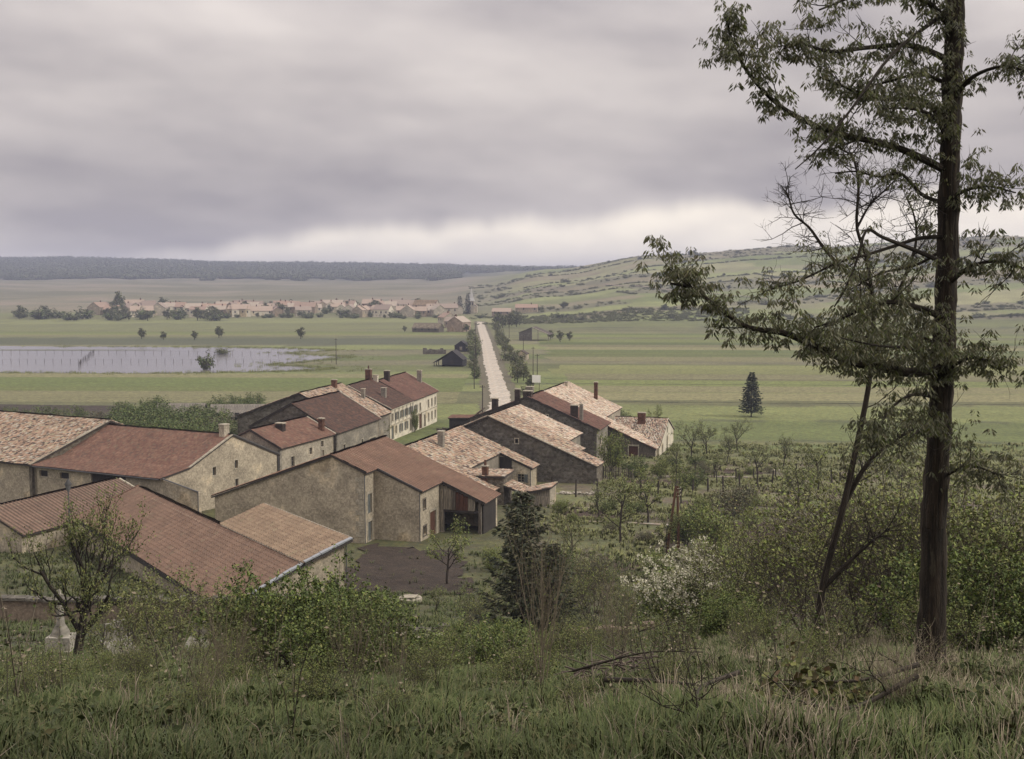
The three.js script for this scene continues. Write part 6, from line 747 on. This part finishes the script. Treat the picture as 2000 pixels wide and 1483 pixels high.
  for (const [c, lab] of [[[[24, -155], [36, -154], [37, -158.5], [25, -160]], 'brown bed between the two upper paths'], [[[5, -119], [13, -118.5], [13.5, -124], [5.5, -124.5]], 'brown bed in the lower garden left of the trees'], [[[20, -126], [34, -127], [35, -131.5], [21, -131]], 'wide brown bed behind the tall bushes'], [[[22, -104], [36, -106], [38, -118], [24, -116]], 'bare brown patch right of the tall bush'], [[[14, -146], [24, -144], [25, -148], [15, -149]], 'brown bed below the picket fence'], [[[8, -92], [17, -91], [18, -97], [8, -98]], 'brown patch around the telegraph pole foot'], [[[14, -62], [30, -66], [34, -92], [18, -88]], 'large brown fallow patch behind the thicket']]) plot('garden_bed', c, bedM, 0.07, lab, 1.5);
  { const g = (s) => new THREE.IcosahedronGeometry(1, 1); for (let i = 0; i < 16; i++) { const G = g(), p = G.attributes.position; for (let k = 0; k < p.count; k++) { const f = 0.8 + 0.4 * n3(p.getX(k) * 1.3 + i, p.getY(k) * 1.3, p.getZ(k) * 1.3); p.setXYZ(k, p.getX(k) * f, p.getY(k) * f * 0.7, p.getZ(k) * f); } G.computeVertexNormals(); const x = 5.8 + i * 0.42 + (r() - 0.5) * 0.2, z = -136.2 + (r() - 0.5) * 0.6, s = 0.22 + 0.2 * r(), m = new THREE.Mesh(G, std({ color: rgb(0.66, 0.62, 0.55), map: plasterTex })); m.name = numbered('pale_stone'); m.position.set(x, ground(x, z) + s * 0.4, z); m.scale.setScalar(s); m.castShadow = m.receiveShadow = true; scene.add(m); tag(m, 'pale stone in the row below the stone barn wall', 'stone', 'row of pale stones below the stone barn'); } }
  // small outbuildings behind the mottled farmhouse
  { const h = new House('stone_lean_to', 'small stone walled outbuilding squeezed behind the big barn roof', [-5.6, 3.2, -129], 14, 303, 'outbuilding'), q = [[-1.8, 6.5], [4.9, 6.55]]; h.bay(q, 0, 4.5, 'canal', 'mottled'); h.wall('near', { a: 0.1, x0: -1.6, x1: 4.7, mat: M.rubble }).wall('right', { x: 4.7, a0: 0.56, a1: 4.4, mat: M.rubble }); h.done(); }
  { const h = new House('outhouse', 'tiny outhouse with sagging tiles, brown door and whitewashed boards', [0.9, 2.9, -127.5], 16, 304, 'outhouse'), q = [[-1.9, 5.5], [0.4, 4.65], [3.9, 5.5]]; h.bay(q, 0, 3.4, 'canal', 'mottled', [0.25, 0.1]); h.wall('near', { a: 0.1, x0: 0, x1: 3.7, mat: M.woodPale, t: 0.12, holes: [[0.3, 3.0, 1.2, 1.55, 'door_brown']] }).wall('right', { x: 3.7, a0: 0.24, a1: 3.4, mat: M.plasterPale }).wall('left', { x: 0, a0: 0.24, a1: 3.4, mat: M.plaster, top: 4.7 }); h.done(); }
  // by the street beyond the white row
  { const h = new House('street_lean_to', 'dark little lean-to with red tiled slope beside the end house', [-8.6, 0.4, -212], 8, 305, 'outbuilding'), q = [[-4.2, 2.9], [0.6, 3.0], [2.6, 4.6]]; h.bay(q, 0, 4.5, 'flat', 'red'); h.wall('near', { a: 0.2, x0: -4, x1: 0.4, mat: M.woodDark, t: 0.15 }).wall('right', { x: 2.0, a0: 0.4, a1: 4.2, mat: M.rubble }); h.done(); }
  { const t = thing('vine', 'leafy vine trained up the front of the white house', 'vine', [-19.1, ground(-19.1, -209), -209]), p = protos.bushMidB; t.scale.set(0.45, 1.3, 0.45); part('stems', p.wg, M.twig, t); part('foliage', p.cg, M.leaf, t); }
  { const t = thing('hand_cart', 'two wheeled farm cart left on the street before the white row', 'cart', [-13.2, ground(-13.2, -205), -205], 0.7), G = new Geo(); G.box([-0.7, 0.7, -1.3], [0.7, 0.82, 1.3]); for (const s of [-1, 1]) { G.box([s * 0.7 - 0.03, 0.82, -1.3], [s * 0.7 + 0.03, 1.2, 1.3]); G.box([s * 0.5 - 0.04, 0.72, 1.3], [s * 0.5 + 0.04, 0.8, 2.9]); } part('body', G.build(), M.woodGrey, t); for (const s of [-1, 1]) { const w = part('wheel', new THREE.TorusGeometry(0.55, 0.06, 6, 18), M.woodDark, t); w.position.set(s * 0.85, 0.6, 0); w.rotation.y = Math.PI / 2; const S = new Geo(); for (let i = 0; i < 4; i++) { const a = i * Math.PI / 4, c = Math.cos(a) * 0.55, d = Math.sin(a) * 0.55; S.tube([V(-c, -d, 0), V(c, d, 0)], 0.025, 4); } part('spokes', S.build(), M.woodDark, w); } }
  // ---- lawn: well; stone edging; rubble; cemetery
  { const t = thing('well', 'round stone well head with broken slabs on the lawn', 'well', [-7.6, ground(-7.6, -78.5), -78.5]); for (let k = 0; k < 2; k++) for (let i = 0; i < 9; i++) { const a = (i + k * 0.5) / 9 * Math.PI * 2, G = new Geo(), X = V(-Math.sin(a), 0, Math.cos(a)), Z = V(Math.cos(a), 0, Math.sin(a)); G.box([-0.28, -0.1 + k * 0.3, 0.5 - 0.05 * r()], [0.27, 0.18 + k * 0.3, 0.8 + 0.05 * r()], [1, 1, 1], V(0, 0, 0), X, V(0, 1, 0), Z); part('stone', G.build(), k ? M.stone : M.rubble, t); } const G = new Geo(); G.box([-0.6, 0.49, -0.5], [0.5, 0.58, 0.35], [1, 1, 1], V(0, 0, 0), V(0.95, 0.1, 0.3), V(-0.1, 0.99, 0), V(-0.3, 0, 0.95)); part('slab', G.build(), M.stone, t); }
  function edging(label, x0, z0, x1, z1, mat, h) { const t = thing('stone_edging', label, 'wall', [x0, 0, z0]), L = Math.hypot(x1 - x0, z1 - z0), n = Math.round(L / 0.8), X = V((x1 - x0) / L, 0, (z1 - z0) / L), Z = V(-X.z, 0, X.x); for (let i = 0; i < n; i++) { const G = new Geo(), a = L * i / n, b = L * (i + 1) / n - 0.03, x = x0 + X.x * a, z = z0 + X.z * a; G.box([a, 0, -0.25 - 0.05 * r()], [b, h * (0.8 + 0.4 * r()), 0.25 + 0.06 * r()], [1, 1, 1], V(0, ground(x, z) - 0.15, 0), X, V(0, 1, 0), Z); part('stone', G.build(), mat, t); } }
  edging('dark stone kerb along the lower edge of the lawn', -8, -61, -3.6, -61.5, M.rubbleDark, 0.7); edging('pale stone kerb in front of the dark one on the lawn', -8.2, -58.5, 0.2, -60, M.stone, 0.4); edging('pinkish kerb of rubble below the gardens right of the evergreen', 3, -61, 8.5, -62.5, std({ color: rgb(0.52, 0.41, 0.33), map: rubbleTex }), 0.6);
  { const t = thing('cemetery_wall', 'long brown plastered cemetery wall below the low outbuilding', 'wall', [-34, 0, -69]), G = new Geo(), C = new Geo(); let px = 0; const n = 20; for (let i = 0; i < n; i++) { const a = i * 1.1, b = a + 1.1, g0 = ground(-34 + a, -69) - 0.8, y = ground(-34 + a, -69) + 1.5; G.box([a, g0, -0.25], [b, y, 0.25]); C.box([a, y + 0.002, -0.36], [b - 0.02, y + 0.16 + 0.04 * r(), 0.36]); } part('wall', G.build(), std({ color: rgb(0.30, 0.24, 0.19), map: plasterTex, bumpMap: plasterBump, bumpScale: 0.03 }), t); part('coping', C.build(), M.rubbleDark, t); }
  { const t = thing('grave_monument', 'white stone grave column with a cross on a stepped pedestal at the left edge', 'monument', [-22.4, ground(-22.4, -52), -52]), st = std({ color: rgb(0.56, 0.54, 0.49), map: plasterTex }), G = new Geo(); G.box([-0.75, -0.3, -0.6], [0.75, 0.35, 0.6]); G.box([-0.6, 0.352, -0.45], [0.6, 1.0, 0.45]); part('pedestal', G.build(), st, t); const S = new Geo(); S.tube([V(0, 1, 0), V(0, 1.35, 0), V(0, 1.6, 0), V(0, 2.7, 0)], [0.52, 0.34, 0.2, 0.15], 4); part('column', S.build(), st, t); const C = new Geo(); C.box([-0.07, 2.65, -0.06], [0.07, 3.3, 0.06]); C.box([-0.28, 2.95, -0.055], [0.28, 3.09, 0.055]); part('cross', C.build(), st, t); }
  for (const [x, z, a, l, lab] of [[-18.7, -50, 0.6, 2.4, 'grey tomb slab lying tilted in the cemetery grass'], [-16.2, -54, 0.1, 2.0, 'flat pale tomb behind the saplings'], [-14.4, -56, -0.2, 2.0, 'tomb slab half hidden by saplings near the wall'], [-21, -56, 0.3, 1.9, 'small tomb behind the gnarled tree']]) { const t = thing('tomb', lab, 'tomb', [x, ground(x, z), z], a), G = new Geo(), mt = std({ color: rgb(0.36, 0.35, 0.31), map: plasterTex }); G.box([-0.5, -0.3, -l / 2], [0.5, 0.38, l / 2]); part('base', G.build(), mt, t); const S = new Geo(); S.box([-0.6, 0.382, -l / 2 - 0.1], [0.6, 0.52, l / 2 + 0.1], [1, 1, 1], V(0, 0, 0), V(1, 0.06, 0), V(-0.06, 1, 0), V(0, 0, 1)); part('slab', S.build(), mt, t); const H = new Geo(); H.box([-0.45, 0.4, -l / 2 - 0.05], [0.45, 1.3, -l / 2 + 0.12]); part('headstone', H.build(), mt, t); }
  for (const [x, z, h, lab] of [[-17.4, -50, 1.9, 'dark wrought iron grave cross beside the tilted slab'], [-13.0, -55, 1.5, 'iron grave cross among the saplings'], [-19.8, -54, 1.4, 'iron grave cross behind the gnarled tree'], [-11.6, -57, 1.5, 'iron grave cross at the right end of the cemetery']]) { const t = thing('iron_cross', lab, 'grave cross', [x, ground(x, z), z], 0.2), G = new Geo(); G.box([-0.05, -0.2, -0.04], [0.05, h, 0.04]); G.box([-0.42, h * 0.66, -0.035], [0.42, h * 0.66 + 0.09, 0.035]); part('cross', G.build(), M.dark, t); const o = part('ring', new THREE.TorusGeometry(0.24, 0.03, 5, 16), M.dark, t); o.position.y = h * 0.66 + 0.04; const B = new Geo(); B.box([-0.22, -0.2, -0.2], [0.22, 0.25, 0.2]); part('base', B.build(), M.rubble, t); }
  // ---- dead wood in the foreground
  function deadBranch(label, pts, r0) { const p0 = pts[0], t = thing('dead_branch', label, 'branch', [p0[0], ground(p0[0], p0[1]), p0[1]]), G = new Geo(), P = limb(G, pts.map(([x, z, y]) => [x - p0[0], ground(x, z) - ground(p0[0], p0[1]) + y, z - p0[1]]), r0, r0 * 0.3, 7); twigs(G, P, r, 7, 0.6, r0 * 0.3, 0.2, 2); part('wood', G.build(), std({ color: rgb(0.15, 0.13, 0.11), map: barkTex }), t); }
  deadBranch('grey fallen branch lying to the right of the brush pile', [[1.1, -12.2, 0.35], [1.6, -11.2, 0.28], [2.05, -10.4, 0.22]], 0.035); deadBranch('dark bent fallen branch in the bottom grass', [[2.3, -10.6, 0.4], [1.75, -9.6, 0.3], [1.5, -8.4, 0.12], [1.35, -7.6, 0.05]], 0.025); deadBranch('fallen branch near the bottom right corner', [[3.8, -9.8, 0.3], [3.0, -9.3, 0.25], [2.3, -8.9, 0.2]], 0.03); deadBranch('forked fallen branch below the tall trunk', [[4.2, -10.8, 0.3], [3.4, -10.4, 0.22], [2.7, -10.6, 0.25]], 0.028); deadBranch('thin pale fallen branch above the brush pile', [[0.9, -15.5, 0.4], [1.9, -14.8, 0.5], [2.6, -14.2, 0.3]], 0.02);
  { const t = thing('brush_pile', 'dark heap of cut brushwood in the middle of the slope', 'brush pile', [1.75, ground(1.75, -15.5), -15.5]), G = new Geo(); for (let i = 0; i < 90; i++) { const a = r() * 6.28, L = 0.5 + 0.7 * r(), x = (r() - 0.5) * 1.5, y = 0.05 + 0.45 * r() * (1 - Math.abs(x) / 1.2), z = (r() - 0.5) * 0.8; G.tube([V(x - Math.cos(a) * L / 2, y, z - Math.sin(a) * L / 2), V(x, y + 0.08, z), V(x + Math.cos(a) * L / 2, y + (r() - 0.5) * 0.3, z + Math.sin(a) * L / 2)], [0.014, 0.01, 0.005], 4); } part('sticks', G.build(), std({ color: rgb(0.11, 0.085, 0.07) }), t, 'stuff'); }
}
renderer.render(scene, camera);
